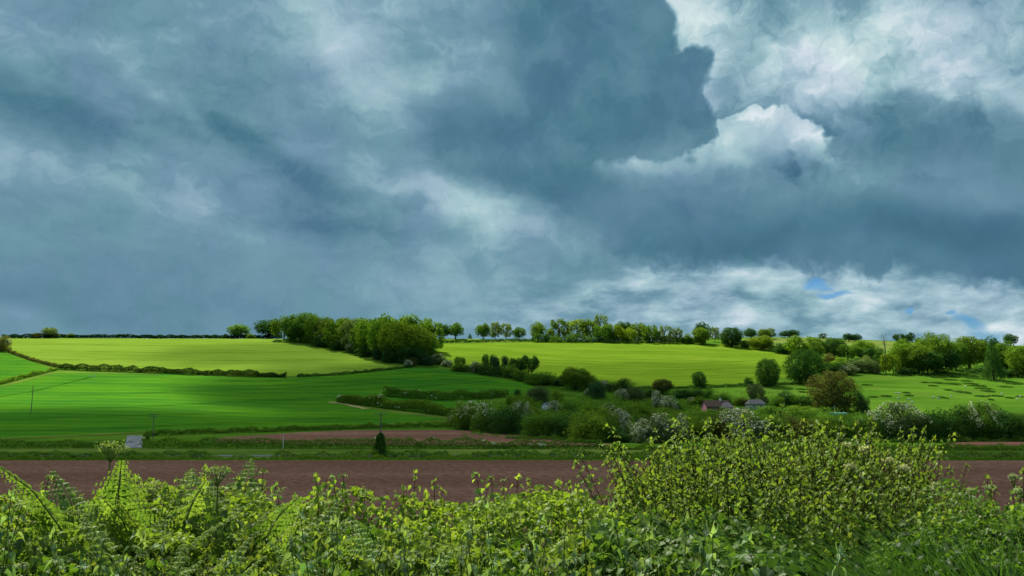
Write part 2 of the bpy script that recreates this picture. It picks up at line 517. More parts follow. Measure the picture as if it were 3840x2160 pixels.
finish(n, bsdf(n, n.ramp(n.noise(pos, 2.0, 5, 0.6), [(0.3, (.012, .016, .006, 1)), (0.7, (.035, .045, .014, 1))]), 0.95))
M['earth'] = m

# ------------------------------------------------------------------ the ground: one sheet to the horizon
gy = np.concatenate([np.linspace(-420, -45, 10), np.arange(-40, 60, 0.8), np.arange(60, 200, 4), np.arange(200, 760, 2.5), np.arange(760, 1200, 8), np.geomspace(1200, 9000, 30)])
gu = np.concatenate([np.linspace(-2.4, -0.82, 14), np.linspace(-0.8, 0.8, 321), np.linspace(0.82, 2.4, 14)])
Yg, Ug = np.meshgrid(gy, gu, indexing='ij')
Xg = Ug * (np.abs(Yg) + 60)
Zg = ground(Xg, Yg)
nr, nc = Yg.shape
idx = np.arange(nr * nc).reshape(nr, nc)
fc = np.stack([idx[:-1, :-1], idx[:-1, 1:], idx[1:, 1:], idx[1:, :-1]], -1).reshape(-1, 4)
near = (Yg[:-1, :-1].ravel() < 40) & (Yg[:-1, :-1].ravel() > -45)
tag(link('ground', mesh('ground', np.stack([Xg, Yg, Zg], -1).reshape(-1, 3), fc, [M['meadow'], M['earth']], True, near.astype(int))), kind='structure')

LIFT = [0.05]
M['hillgrass'] = crop_mat('dry_hill_grass', (.085, .125, .022, 1), (.130, .170, .040, 1), 0, grain=.6)


def patch_world(name, top, bot, mat, rows=60, kind='structure', lift=None):
    """A sheet of ground cover draped on the terrain between two lists of ground points (X, Y)."""
    if lift is None:
        LIFT[0] += 0.006
        lift = LIFT[0]
    top, bot = np.asarray(top, float), np.asarray(bot, float)
    t = np.linspace(0, 1, rows)[:, None, None]
    P = bot[None] * (1 - t) + top[None] * t
    Z = ground(P[..., 0], P[..., 1]) + lift
    V = np.concatenate([P, Z[..., None]], -1)
    r, c = V.shape[:2]
    ix = np.arange(r * c).reshape(r, c)
    f = np.stack([ix[:-1, :-1], ix[:-1, 1:], ix[1:, 1:], ix[1:, :-1]], -1).reshape(-1, 4)
    return tag(link(name, mesh(name, V.reshape(-1, 3), f, mat, True)), kind=kind)


def curve_pts(pts, n):
    x = np.linspace(pts[0][0], pts[-1][0], n)
    return x, np.interp(x, [p[0] for p in pts], [p[1] for p in pts])


def patch(name, top, bot, mat, step=4, rows=70):
    n = int((top[-1][0] - top[0][0]) / step) + 2
    tp = [hit(a, b) for a, b in zip(*curve_pts(top, n))]
    bp = [hit(a, b) for a, b in zip(*curve_pts(bot, n))]
    return patch_world(name, tp, bp, mat, rows)


def band_world(name, pts, width, mat, step=4.0, wobble=0.0, lift=None):
    """A strip of ground (a track, a wheel mark) along ground points."""
    pts = np.asarray(pts, float)
    d = np.concatenate([[0], np.cumsum(np.hypot(*np.diff(pts, axis=0).T))])
    s = np.linspace(0, d[-1], max(2, int(d[-1] / step)))
    P = np.stack([np.interp(s, d, pts[:, 0]), np.interp(s, d, pts[:, 1])], -1)
    T = np.gradient(P, axis=0)
    T /= np.linalg.norm(T, axis=1)[:, None]
    Nn = np.stack([-T[:, 1], T[:, 0]], -1)
    w = width * (1 + wobble * fbm2(s / 6, s * 0 + len(name), 2, 3))[:, None] / 2
    return patch_world(name, P + Nn * w, P - Nn * w, mat, 3, lift=lift)


def trace(pts, n=40):
    x, y = curve_pts(pts, n)
    return [hit(a, b) for a, b in zip(x, y)]


X2 = lambda y0, y1, n=80: ([(x, y1) for x in np.linspace(-330, 330, n)], [(x, y0) for x in np.linspace(-330, 330, n)])
patch_world('ploughed_field', *X2(40, 163.0), M['soil'], 40)
patch_world('grass_verge', *X2(163.0, 172), M['verge'], 6)
patch_world('road', *X2(174.2, 178.4), M['asphalt'], 4)
patch_world('grass_verge', *X2(178.6, 204), M['verge'], 8)
patch('ploughed_field_behind_road', [(215, 438.5), (300, 432.5), (350, 430.5), (450, 430), (520, 433.5), (560, 437.5), (612, 445)],
      [(215, 442), (300, 444), (350, 445), (450, 446), (520, 446), (560, 446.5), (612, 447)], M['soil'])
patch('ploughed_field_by_bushes', [(945, 443.5), (985, 441), (1024, 438.5), (1120, 437)], [(945, 445), (985, 446), (1024, 446), (1120, 446)], M['soil'])
patch('wheat_field', [(-140, 396), (0, 386), (55, 371), (100, 372), (200, 375), (300, 377), (360, 373), (412, 367.5), (440, 369), (480, 375), (520, 382), (535, 387)],
      [(-140, 443), (0, 438.5), (100, 434), (160, 431), (260, 429), (340, 426.5), (400, 423.5), (455, 418.5), (470, 412), (480, 400), (520, 393), (535, 389)], M['wheat'], 3, 110)
patch('small_field', [(-140, 346), (0, 352), (20, 358), (52, 369.5)], [(-140, 394), (0, 381), (20, 376.5), (52, 370)], M['wheat'])
patch('barley_field', [(8, 338.8), (60, 338.6), (280, 338.8), (300, 341), (340, 347), (400, 360), (414, 365.5)],
      [(8, 349.5), (57, 366), (100, 369.5), (200, 373.5), (285, 376.6), (350, 372.5), (414, 366.2)], M['barley'], 3, 80)
patch('sloping_field', [(436, 352), (441, 344), (540, 342.6), (640, 342.8), (700, 343), (745, 346), (792, 352.5)],
      [(436, 353), (450, 361), (520, 374), (600, 384), (640, 387.5), (735, 384.5), (792, 377)], M['barley2'], 3, 80)
patch('hilltop_field', [(436, 338.9), (470, 338.9), (560, 341)], [(436, 342.5), (470, 343), (560, 342.2)], M['barley'], 4, 20)
patch('far_hill_field', [(722, 341), (760, 337.6), (800, 337.4), (850, 340), (890, 341.6), (960, 344.5)], [(722, 344), (760, 347), (800, 347), (850, 350), (890, 351), (960, 351)], M['hillgrass'], 4, 40)
band_world('field_margin', trace([(330, 402.5), (342, 403), (360, 407), (400, 412.5), (440, 417), (475, 421)]), 5.0, M['verge'], wobble=.3)
band_world('dry_track', trace([(329, 402.2), (342, 403.6), (366, 409)]), 3.2, M['track'], wobble=.5)
band_world('field_margin', trace([(-60, 442), (0, 439.2), (100, 434.6), (160, 431.6), (260, 429.4), (340, 427), (400, 424), (460, 420)]), 5.0, M['verge'], wobble=.4)
band_world('field_margin', trace([(0, 387), (55, 372.5), (100, 373), (160, 374.5)]), 3.4, M['verge'], wobble=.5)
band_world('field_margin', trace([(200, 375.5), (285, 377.6), (340, 375)]), 2.2, M['verge'], wobble=.5)
# concrete track from the road up to the wheat field
pa, pb = hit(124, 448.5), hit(143, 448.5)
pc, pd = hit(127, 436), hit(142, 436)
patch_world('concrete_track', [pc, pd], [pa, pb], M['concrete'], 20)
# tramlines: pairs of wheel marks through the crops
TR = [[(0, 420), (90, 417), (200, 414), (330, 411)], [(0, 432), (80, 430), (200, 426), (330, 422), (400, 418)], [(110, 428), (260, 422), (400, 415)],
      [(0, 410), (120, 408), (240, 402), (330, 398)], [(60, 396), (180, 392), (300, 388), (400, 382), (500, 378)], [(130, 386), (260, 386.5), (380, 380), (470, 374)],
      [(160, 379), (260, 381.5), (340, 378), (440, 371)], [(430, 371), (470, 374), (530, 384)], [(350, 390), (430, 386), (500, 380)], [(330, 399), (400, 407), (450, 416)]]
for t in TR:
    P = np.array(trace(t, 30))
    for dx in (-0.9, 0.9):
        band_world('wheel_marks', P + [0, dx], 0.42, M['tram'], wobble=.5, lift=0.34)
for a, b in (((-20, 400), (92, 377)),):
    band_world('wheel_marks', trace([a, ((a[0] + b[0]) / 2, (a[1] + b[1]) / 2 + 2.5), b], 20), 0.8, M['tram'], wobble=.4, lift=0.34)
for y0, k in ((349, 3), (354, 7), (359, 11), (365, 14), (371, 15), (378, 12)):
    P = np.array(trace([(445 + (y0 - 345) * 2.4, y0), (560, y0 + 1.5), (680, y0 + 2 + k * .25), (775, y0 + k * .1)], 30))
    for dx in (-0.9, 0.9):
        band_world('wheel_marks', P + [0, dx], 0.4, M['tram2'], wobble=.5, lift=0.34)
for y0 in (344, 351, 359):
    band_world('wheel_marks', trace([(40, y0), (180, y0 + 2), (290 + (y0 - 344) * 3, y0 + 1)], 30), 0.5, M['tram2'], wobble=.5, lift=0.34)

# ------------------------------------------------------------------ clouds that shade the land: unseen, shaped and set along the sun line for the shade they cast
m, n = new_mat('cloud_mist')
tcn = n.node('ShaderNodeTexCoord').outputs['Object']
nz = n.noise(n.vm('ADD', tcn, n.node('ShaderNodeObjectInfo').outputs['Location']), 1.7, 4, 0.55)
r = n.vm('LENGTH', n.vm('MULTIPLY', tcn, (1, 1, 0)))
soft = n.smooth(n.m('MULTIPLY_ADD', n.m('SUBTRACT', nz, 0.5), 0.9, r), 0.60, 1.02, 1.0, 0.0)
oc = n.node('ShaderNodeObjectInfo').outputs['Alpha']
tr = n.node('ShaderNodeBsdfTransparent')
tl = n.node('ShaderNodeBsdfTranslucent')
tl.inputs[0].default_value = (.8, .85, .9, 1)
mx = n.node('ShaderNodeMixShader')
n.put(mx.inputs[0], n.m('MULTIPLY', soft, oc))
n.t.links.new(tr.outputs[0], mx.inputs[1])
n.t.links.new(tl.outputs[0], mx.inputs[2])
finish(n, mx.outputs[0])
M['shade_cloud'] = m
CLOUD_H = 1500.0


def shade_cloud(gx, gy, rx, ry, rot=0.0, dens=0.5, h=CLOUD_H):
    """A flat-based cumulus added so that its shade falls about the ground point (gx, gy)."""
    nu, nv = 40, 14
    u, v = np.meshgrid(np.linspace(0, 2 * np.pi, nu, endpoint=False), np.linspace(-np.pi / 2, np.pi / 2, nv), indexing='ij')
    x, y, z = np.cos(v) * np.cos(u), np.cos(v) * np.sin(u), np.sin(v)
    bump = 1 + 0.14 * fbm2(x * 2.3 + gx, y * 2.3 + z + gy, 4, 3)
    z = np.where(z > 0, z * bump * 1.0, z * 0.25)
    V = np.stack([x * bump, y * bump, z], -1).reshape(-1, 3)
    ix = np.arange(nu * nv).reshape(nu, nv)
    nx = np.roll(ix, -1, 0)
    f = np.stack([ix[:, :-1], nx[:, :-1], nx[:, 1:], ix[:, 1:]], -1).reshape(-1, 4)
    z0 = float(ground(gx, gy))
    t = (h - z0) / sun_dir[2]
    o = link('shade_cloud', mesh('shade_cloud', V, f, M['shade_cloud'], True), loc=(gx + sun_dir[0] * t, gy + sun_dir[1] * t, h), rot=(0, 0, rot), scale=(rx, ry, 0.35 * min(rx, ry)))
    o.color = (1, 1, 1, dens)
    return tag(o, kind='structure')


shade_cloud(0, 140, 440, 118, 0, 0.68)                   # over the ploughed land
shade_cloud(-28, 418, 165, 96, -0.10, 0.68, 1560)       # over the right of the wheat
shade_cloud(-80, 286, 330, 68, 0.03, 0.62, 1450)        # over the foot of the wheat
shade_cloud(130, 360, 210, 130, 0.0, 0.10, 1620)        # thin, over the bushes
shade_cloud(*hit(268, 352), 95, 60, 0.2, 0.30, 1700)
shade_cloud(*hit(660, 374), 190, 62, 0.05, 0.24, 1400)

# ------------------------------------------------------------------ foliage
def leaf_mat(name, transl=0.38, vary=0.30, gloss=0.06, fixed=None, tipmix=None):
    """Leaves: colour comes from the object, varied leaf by leaf and clump by clump."""
    m, n = new_mat(name)
    oi = n.node('ShaderNodeObjectInfo')
    geo = n.node('ShaderNodeNewGeometry')
    tco = n.node('ShaderNodeTexCoord').outputs['Object']
    base = oi.outputs['Color'] if fixed is None else fixed
    isl = geo.outputs['Random Per Island']
    clump = n.noise(n.vm('ADD', tco, n.node('ShaderNodeObjectInfo').outputs['Location']), 3.0, 3, 0.6)
    f = n.m('ADD', n.m('MULTIPLY', n.m('SUBTRACT', isl, 0.5), vary * 1.6), n.m('MULTIPLY', n.m('SUBTRACT', clump, 0.5), vary * 3))
    hsv = n.node('ShaderNodeHueSaturation')
    n.put(hsv.inputs['Hue'], n.m('MULTIPLY_ADD', f, -0.03, 0.5))
    hsv.inputs['Saturation'].default_value = 1.0
    n.put(hsv.inputs['Value'], n.m('ADD', 1.0, f))
    n.put(hsv.inputs['Color'], base)
    col = hsv.outputs[0]
    d = n.node('ShaderNodeBsdfDiffuse')
    t = n.node('ShaderNodeBsdfTranslucent')
    n.put(d.inputs[0], col)
    n.put(t.inputs[0], n.mix(1.0, col, (1.25, 1.32, 0.55, 1), 'MULTIPLY'))
    mx = n.node('ShaderNodeMixShader')
    mx.inputs[0].default_value = transl
    n.t.links.new(d.outputs[0], mx.inputs[1])
    n.t.links.new(t.outputs[0], mx.inputs[2])
    last = mx.outputs[0]
    if gloss:
        g = n.node('ShaderNodeBsdfGlossy')
        g.inputs['Roughness'].default_value = 0.45
        m2 = n.node('ShaderNodeMixShader')
        m2.inputs[0].default_value = gloss
        n.t.links.new(last, m2.inputs[1])
        n.t.links.new(g.outputs[0], m2.inputs[2])
        last = m2.outputs[0]
    finish(n, last)
    return m


M['leaf'] = leaf_mat('tree_leaves', 0.42, 0.30, 0.0)
M['blossom'] = leaf_mat('may_blossom', 0.25, 0.12, 0.0, fixed=(.78, .76, .62, 1))
m, n = new_mat('bark')
tco = n.node('ShaderNodeTexCoord').outputs['Object']
finish(n, bsdf(n, n.ramp(n.noise(n.mapping(tco, scale=(9, 9, 2)), 1.0, 5, 0.65), [(0.3, (.030, .022, .014, 1)), (0.7, (.095, .075, .052, 1))]), 0.95))
M['bark'] = m
m, n = new_mat('weathered_wood')
tco = n.node('ShaderNodeTexCoord').outputs['Object']
finish(n, bsdf(n, n.ramp(n.noise(n.mapping(tco, scale=(9, 9, 1)), 1.0, 4, 0.6), [(0.3, (.09, .08, .062, 1)), (0.7, (.24, .21, .17, 1))]), 0.95))
M['wood'] = m


def unit(v):
    return v / np.maximum(np.linalg.norm(v, axis=-1, keepdims=True), 1e-9)


def rand_dir(n, r):
    return unit(r.normal(size=(n, 3)))


def leaf_quads(P, Nrm, size, r, elong=1.35):
    """One slightly folded leaf-cluster face at each point."""
    n = len(P)
    a = unit(np.cross(Nrm, rand_dir(n, r)))
    b = np.cross(Nrm, a)
    s = (size * r.uniform(0.6, 1.35, n))[:, None]
    w = s * r.uniform(0.55, 1.0, n)[:, None]
    V = np.stack([P - a * s * elong * .5, P + b * w * .5 + Nrm * s * .12, P + a * s * elong * .5 - Nrm * s * .1, P - b * w * .5 + Nrm * s * .1], 1).reshape(-1, 3)
    return V, np.arange(4 * n).reshape(n, 4)


def tube(path, radii, sides=6):
    path, radii = np.asarray(path, float), np.asarray(radii, float)
    T = unit(np.gradient(path, axis=0))
    up = np.where(np.abs(T[:, 2:3]) > 0.9, [[1., 0, 0]], [[0, 0, 1.]])
    A = unit(np.cross(T, up))
    B = np.cross(T, A)
    ang = np.linspace(0, 2 * np.pi, sides, endpoint=False)
    V = (path[:, None] + radii[:, None, None] * (np.cos(ang)[None, :, None] * A[:, None] + np.sin(ang)[None, :, None] * B[:, None])).reshape(-1, 3)
    k = len(path)
    ix = np.arange(k * sides).reshape(k, sides)
    nx = np.roll(ix, -1, 1)
    return V, np.stack([ix[:-1], nx[:-1], nx[1:], ix[1:]], -1).reshape(-1, 4)


def merge(parts):
    Vs, Fs, o = [], [], 0
    for V, F in parts:
        Vs.append(V)
        Fs.append(F + o)
        o += len(V)
    return np.concatenate(Vs), np.concatenate(Fs)


def lobes_oak(r, k=20, z0=0.13, skew=0.0):
    """Clump centres over a crown that stands from z0 to 1 and is 1 wide."""
    L = []
    for i in range(k):
        g = (i + 0.5) / k
        th = i * 2.39996 + r.uniform(-.4, .4)
        ph = math.acos(1 - 1.93 * g)
        rad = 0.33 + 0.06 * r.uniform(-1, 1)
        c = np.array([math.sin(ph) * math.cos(th) * rad + skew * r.uniform(0, .1), math.sin(ph) * math.sin(th) * rad, 0.56 + math.cos(ph) * 0.30])
        L.append((c, r.uniform(.12, .20)))
    L.append((np.array([0, 0, .55]), .27))
    return [(np.array([c[0], c[1], max(c[2], z0 + q * .8)]), q) for c, q in L]


def lobes_big(r, k=46):
    L = [(np.array([0, 0, .50]), .30), (np.array([0, 0, .34]), .28)]
    for i in range(k):
        g = (i + 0.5) / k
        th = i * 2.39996 + r.uniform(-.4, .4)
        ph = math.acos(1 - 1.9 * g)
        rad = r.uniform(.28, .40)
        c = np.array([math.sin(ph) * math.cos(th) * rad, math.sin(ph) * math.sin(th) * rad, .53 + math.cos(ph) * r.uniform(.28, .37)])
        q = r.uniform(.075, .135)
        L.append((np.array([c[0], c[1], max(c[2], q * .9)]), q))
    return L


def lobes_egg(r, k=52):
    L = [(np.array([0, 0, .45]), .30), (np.array([0, 0, .22]), .26), (np.array([0, 0, .68]), .24)]
    for i in range(k):
        g = (i + 0.5) / k
        th = i * 2.39996 + r.uniform(-.4, .4)
        c_ = 1 - 1.96 * g
        rad = r.uniform(.33, .40) * math.sqrt(1 - c_ * c_) ** .8
        q = r.uniform(.075, .13)
        L.append((np.array([math.cos(th) * rad, math.sin(th) * rad, max(.48 + c_ * .42, q * .8)]), q))
    return L


def lobes_bush(r, k=26):
    """An untidy shrub: clumps of several heights on a broad foot."""
    L = []
    for i in range(k):
        th, rad = i * 2.39996 + r.uniform(-.5, .5), .37 * math.sqrt((i + .6) / k)
        q = r.uniform(.09, .19)
        z = r.uniform(.30, .90) * (1 - .42 * (rad / .37) ** 2)
        L.append((np.array([math.cos(th) * rad, math.sin(th) * rad, min(z, .97 - q)]), q))
        if i % 2:
            L.append((np.array([math.cos(th) * rad * 1.03, math.sin(th) * rad * 1.03, q * .8]), q))
    L.append((np.array([0, 0, .34]), .30))
    return L


def lobes_airy(r, k=26):
    L = []
    for i in range(k):
        z = .22 + .72 * (i / k)
        R = .40 * math.sqrt(max(.08, 1 - ((z - .55) / .46) ** 2))
        th = i * 2.39996 + r.uniform(-.6, .6)
        rr = R * r.uniform(.55, 1.05)
        L.append((np.array([rr * math.cos(th), rr * math.sin(th), z]), r.uniform(.075, .14)))
    return L


def lobes_wood(r, k=20):
    L = []
    for i in range(k):
        z = .26 + .62 * ((i + .5) / k)
        R = .40 * math.sqrt(max(.06, 1 - ((z - .60) / .40) ** 2))
        th = i * 2.39996 + r.uniform(-.5, .5)
        L.append((np.array([R * math.cos(th), R * math.sin(th), z]), r.uniform(.13, .21)))
    return L


def lobes_cone(r, k=34):
    L = []
    for i in range(k):
        z = .08 + .88 * (i / k)
        R = .36 * (1 - z) ** .8
        th = i * 2.39996
        L.append((np.array([R * math.cos(th), R * math.sin(th), z]), .05 + .13 * (1 - z)))
    return L


def crown_mesh(name, lobes, n, size, r, out=0.74, mat='leaf', top=None):
    C, Q = np.array([c for c, _ in lobes]), np.array([q for _, q in lobes])
    pk = r.choice(len(Q), n, p=Q ** 2 / (Q ** 2).sum())
    d = rand_dir(n, r)
    d[:, 2] += 0.18
    d = unit(d)
    wob = 1 + .22 * fbm2(d[:, 0] * 3 + pk, d[:, 1] * 3 + d[:, 2] * 3, 2, 2)
    rad = Q[pk] * np.where(r.random(n) < .82, r.uniform(.86, 1.06, n), r.uniform(.3, .95, n)) * wob
    P = C[pk] + d * rad[:, None]
    stray = r.random(n) < .05
    P[stray] += d[stray] * (Q[pk] * r.uniform(.05, .35, n))[stray][:, None]
    P[:, 2] = np.maximum(P[:, 2], 0.01)
    if top is not None:                                   # blossom: patches on the outer, upper side
        mid = np.array([0, 0, .3])
        outer = np.linalg.norm((P - mid) * [1.6, 1.6, 1.1], axis=1)
        patchy = fbm2(P[:, 0] * 4 + 3, P[:, 2] * 4 + P[:, 1] * 3, 9, 4)
        keep = (rad > Q[pk] * .84) & (outer > .44) & (patchy + (P[:, 2] - .5) * .9 > top)
        P, d = P[keep] + d[keep] * size * .35, d[keep]
    Nn = unit(d * out + rand_dir(len(P), r) * (1 - out) * 1.5 + [0, 0, .12])
    V, F = leaf_quads(P, Nn, size, r)
    return mesh(name, V, F, M[mat])


def trunk_mesh(name, lobes, r, rad=.035, limbs=9, tall=.62, mat='bark'):
    parts = [tube([(0, 0, -.03), (.005, 0, .08), (0, .008, tall * .6), (.01, 0, tall)], [rad * 1.5, rad, rad * .8, rad * .35], 7)]
    for i in r.choice(len(lobes), min(limbs, len(lobes)), replace=False):
        c, q = lobes[i]
        z = min(tall * .95, max(.16, c[2] - .5 * math.hypot(c[0], c[1]) - .08))
        mid = np.array([c[0] * .5, c[1] * .5, z + (c[2] - z) * .62])
        parts.append(tube([(0, 0, z), mid, c], [rad * .55, rad * .35, rad * .12], 5))
        e = c + rand_dir(1, r)[0] * q * .8
        parts.append(tube([mid, (mid + e) / 2 + [0, 0, .02], e], [rad * .3, rad * .2, rad * .08], 4))
    V, F = merge(parts)
    return mesh(name, V, F, M[mat])


PROTO = {}


def proto(kind, variants, fn, n, size, trunk=True, blossom=None, **kw):
    PROTO[kind] = []
    for i in range(variants):
        r = np.random.default_rng(hash_of(kind) + i)
        L = fn(r)
        PROTO[kind].append(dict(
            crown=crown_mesh('crown', L, n, size, r),
            trunk=trunk_mesh('trunk', L, r, **kw) if trunk else None,
            blossom=crown_mesh('blossom', L, int(n * 1.1), size * .85, r, mat='blossom', top=blossom) if blossom is not None else None))


def hash_of(t):
    return sum(ord(c) * (i + 3) for i, c in enumerate(t))


proto('oak', 4, lobes_oak, 2600, .052)
proto('airy', 4, lobes_airy, 2100, .048, rad=.024, limbs=16, tall=.85)
proto('wood', 5, lobes_wood, 3400, .050, rad=.025, limbs=8, tall=.7)
proto('bush', 4, lobes_bush, 3200, .046, rad=.03, limbs=5, tall=.3)
proto('bigbush', 4, lobes_bush, 9500, .026, rad=.025, limbs=8, tall=.4)
proto('hawthorn', 3, lobes_bush, 8000, .027, blossom=.40, rad=.025, limbs=8, tall=.4)
proto('maytree', 3, lobes_bush, 6000, .029, blossom=-.22, rad=.025, limbs=8, tall=.4)
proto('bigtree', 4, lobes_big, 9000, .028, rad=.03, limbs=12)
proto('egg', 3, lobes_egg, 11000, .026, rad=.03, limbs=8, tall=.5)
proto('conifer', 2, lobes_cone, 4200, .034, rad=.03, limbs=0, tall=.9)
PART = {'crown': 'crown', 'trunk': 'trunk', 'blossom': 'blossom'}
G_OLIVE, G_DARK, G_MID, G_LIGHT, G_PALE, G_YEL = (.130, .212, .028, 1), (.054, .126, .030, 1), (.104, .200, .030, 1), (.145, .250, .028, 1), (.175, .240, .075, 1), (.185, .260, .026, 1)
BROWN, G_GREY, G_BLUE = (.118, .125, .038, 1), (.105, .150, .062, 1), (.048, .112, .050, 1)
TINT = dict(deep=(.024, .060, .016, 1), olive=G_OLIVE, dark=G_DARK, mid=G_MID, light=G_LIGHT, pale=G_PALE, yel=G_YEL, brown=BROWN, grey=G_GREY, blue=G_BLUE)
n_plant = [0]


def plant(kind, name, cat, px, py, wpx, hpx, tint, label, group=None, dist=None):
    """A tree or bush standing at the ground seen at (px, py), sized by its width and height there."""
    X, Y = hit(px, py) if dist is None else (float(ray(px, py)[0]) * dist, dist)
    Z = float(ground(X, Y))
    k = Y / FPX
    i = n_plant[0]
    n_plant[0] += 1
    r = random.Random(i * 7 + 1)
    pr = PROTO[kind][i % len(PROTO[kind])]
    root = bpy.data.objects.new(name, None)
    COL.objects.link(root)
    root.empty_display_size = 0.2
    w, h = wpx * k * {'trees of the hillside copse': 1.42, 'trees of the right hand wood': 1.38, 'bushes of the tall front hedgerow': 1.42, 'bushes across the valley floor': 1.34}.get(group, 1.24), hpx * k * 1.04
    root.location, root.rotation_euler, root.scale = (X, Y, Z - .02 * h), (0, 0, r.uniform(0, 6.28)), (w, w * r.uniform(.85, 1.05), h)
    t = TINT[tint]
    v = r.uniform(.88, 1.12)
    for part in ('trunk', 'crown', 'blossom'):
        if pr[part]:
            o = link(part, pr[part], root)
            o.color = (t[0] * v, t[1] * v, t[2] * v, 1)
    return tag(root, label, cat, group)


def hedge(name, label, pts, h, w, tint, leaf, dens, wild=0.25, group=None, cat='hedge', blossom=None, world=None, n=60):
    """A hedge along ground points: a leafy bank with an uneven top, on stems."""
    P = np.array(world if world is not None else trace(pts, n), float)
    d = np.concatenate([[0], np.cumsum(np.hypot(*np.diff(P, axis=0).T))])
    r = np.random.default_rng(hash_of(label))
    N_ = int(d[-1] * (2 * h + w) * dens * 1.9)
    s = r.uniform(0, d[-1], N_)
    Tn = np.gradient(P, d, axis=0)
    tx, ty = np.interp(s, d, Tn[:, 0]), np.interp(s, d, Tn[:, 1])
    ln = np.hypot(tx, ty)
    tx, ty = tx / ln, ty / ln
    top = h * (1 + wild * fbm2(s / (h * 1.6), s * 0 + 3, hash_of(label) % 50, 4))
    ww = w * (1 + .35 * fbm2(s / (w * 2), s * 0 + 8, 7, 3))
    a = r.uniform(-.12, 1.12, N_) * np.pi                     # round the section, one face to the other
    sq = r.uniform(.8, 1.04, N_) * np.where(r.random(N_) < .8, 1, r.uniform(.3, 1, N_))
    cx, cz = np.sign(np.cos(a)) * np.abs(np.cos(a)) ** .6 * sq, np.abs(np.sin(a)) ** .55 * sq
    off, z = cx * ww / 2, np.maximum(cz * top, .04 * h)
    X, Y = np.interp(s, d, P[:, 0]) - ty * off, np.interp(s, d, P[:, 1]) + tx * off
    base = P.mean(axis=0)
    bz = float(ground(base[0], base[1]))
    Z = ground(X, Y) + z
    nrm = np.stack([-ty * np.cos(a), tx * np.cos(a), np.abs(np.sin(a)) + .15], -1)
    Nn = unit(unit(nrm) * .6 + rand_dir(N_, r) * .6)
    pos = np.stack([X - base[0], Y - base[1], Z - bz], -1)
    V, F = leaf_quads(pos, Nn, leaf * .85, r)
    root = link(name, mesh(name, V, F, M['leaf']), loc=(base[0], base[1], bz))
    root.color = TINT[tint]
    if blossom:
        keep = (fbm2(s / 3.0, z * .8, 31, 3) > blossom) & (z > .3 * h)
        if keep.sum() > 3:
            Vb, Fb = leaf_quads(pos[keep] + Nn[keep] * leaf * .4, Nn[keep], leaf * .9, r)
            link('blossom', mesh('blossom', Vb, Fb, M['blossom']), root)
    return tag(root, label, cat, group)

# ------------------------------------------------------------------ hedges
H = hedge
H('hedge', 'thin dark hedge along the skyline above the pale upper left field', [(2, 338.2), (60, 337.9), (150, 337.8), (282, 337.9)], 2.9, 2.6, 'deep', .9, 3.0, .18)
H('hedge', 'brownish hedge sloping down the left edge of the pale upper field', [(8, 352), (30, 360), (57, 367.5)], 1.6, 1.6, 'brown', .6, 4, .4)
H('hedge', 'ragged hedge rising from the left picture edge to the hedge corner', [(-70, 398), (0, 384.5), (30, 376.5), (57, 370)], 1.8, 1.8, 'olive', .6, 4, .5)
H('hedge', 'dark thick hedge between the pale upper field and the wheat field', [(58, 369), (100, 371), (140, 372.5), (200, 375), (286, 377.6)], 3.0, 2.6, 'deep', .45, 9, .36)
H('hedge', 'low thin hedge running up from the field gap to the copse foot', [(297, 377.2), (340, 375.2), (380, 371), (413, 367)], 1.5, 1.5, 'dark', .55, 5, .35)
H('hedge', 'hedge under the hilltop strip beside the copse', [(437, 343), (480, 342.4), (535, 341.6)], 2.6, 2.4, 'dark', .75, 3, .25)
H('hedge', 'dark understorey hedge below the skyline tree row', [(532, 342.4), (600, 342.6), (660, 343), (705, 344)], 5.2, 4.0, 'dark', .8, 3, .3)
H('hedge', 'dark overgrown hedge along the right top edge of the sloping field', [(722, 345.5), (745, 347), (770, 350.5), (793, 353.5)], 4.0, 4.0, 'dark', .8, 3, .45)
H('hedge', 'overgrown hedge with a squared end jutting into the wheat field', [(339, 402.5), (365, 405.5), (400, 410), (430, 413.5), (456, 417)], 4.3, 4.2, 'olive', .50, 9, .22, blossom=1.0)
H('hedge', 'bushy hedge behind the hedge that juts into the wheat', [(384, 396), (410, 398.5), (445, 400), (480, 399), (507, 396)], 3.8, 4.0, 'mid', .5, 8, .32, blossom=1.05)
H('hedge', 'low hedge bank between the wheat and the rear ploughed field', [(146, 436.6), (200, 434), (260, 432.4), (320, 430.4), (380, 428), (456, 427)], 1.5, 2.0, 'mid', .36, 12, .4)
H('hedge', 'bank of long grass and scrub above the rear ploughed field', [(150, 433.5), (260, 430.6), (340, 428.2), (400, 426), (458, 423.5)], 1.0, 1.6, 'light', .34, 10, .6)
H('hedge', 'dark hedge along the foot of the sloping field', [(636, 390), (660, 389.5), (700, 388), (750, 386.5), (795, 384.5)], 1.5, 2.0, 'dark', .5, 6, .4)
H('roadside_hedge', 'dark trimmed roadside hedge left of the pale concrete track', [], 1.9, 1.8, 'mid', .24, 20, .25, world=[(-165, 203), (-130, 203), (-100, 203)])
H('roadside_hedge', 'scrubby pale roadside hedge just right of the concrete track', [], 2.0, 2.4, 'olive', .26, 20, .40, world=[(-92, 203), (-84, 203), (-78, 203)], blossom=.95)
H('roadside_hedge', 'neat dark green roadside hedge left of the ivy clad pole', [], 2.4, 2.0, 'mid', .24, 22, .16, world=[(-78, 203), (-55, 202.5), (-34, 202)])
H('roadside_hedge', 'long leafy roadside hedge right of the ivy clad pole', [], 2.3, 2.1, 'mid', .25, 22, .30, world=[(-34, 202), (-8, 201.5), (22, 200)], blossom=1.05)
H('roadside_hedge', 'low dark hedge on the near verge left of the road gap', [], 1.35, 1.5, 'mid', .24, 22, .40, world=[(-150, 168), (-90, 168.2), (-62, 168.5)])
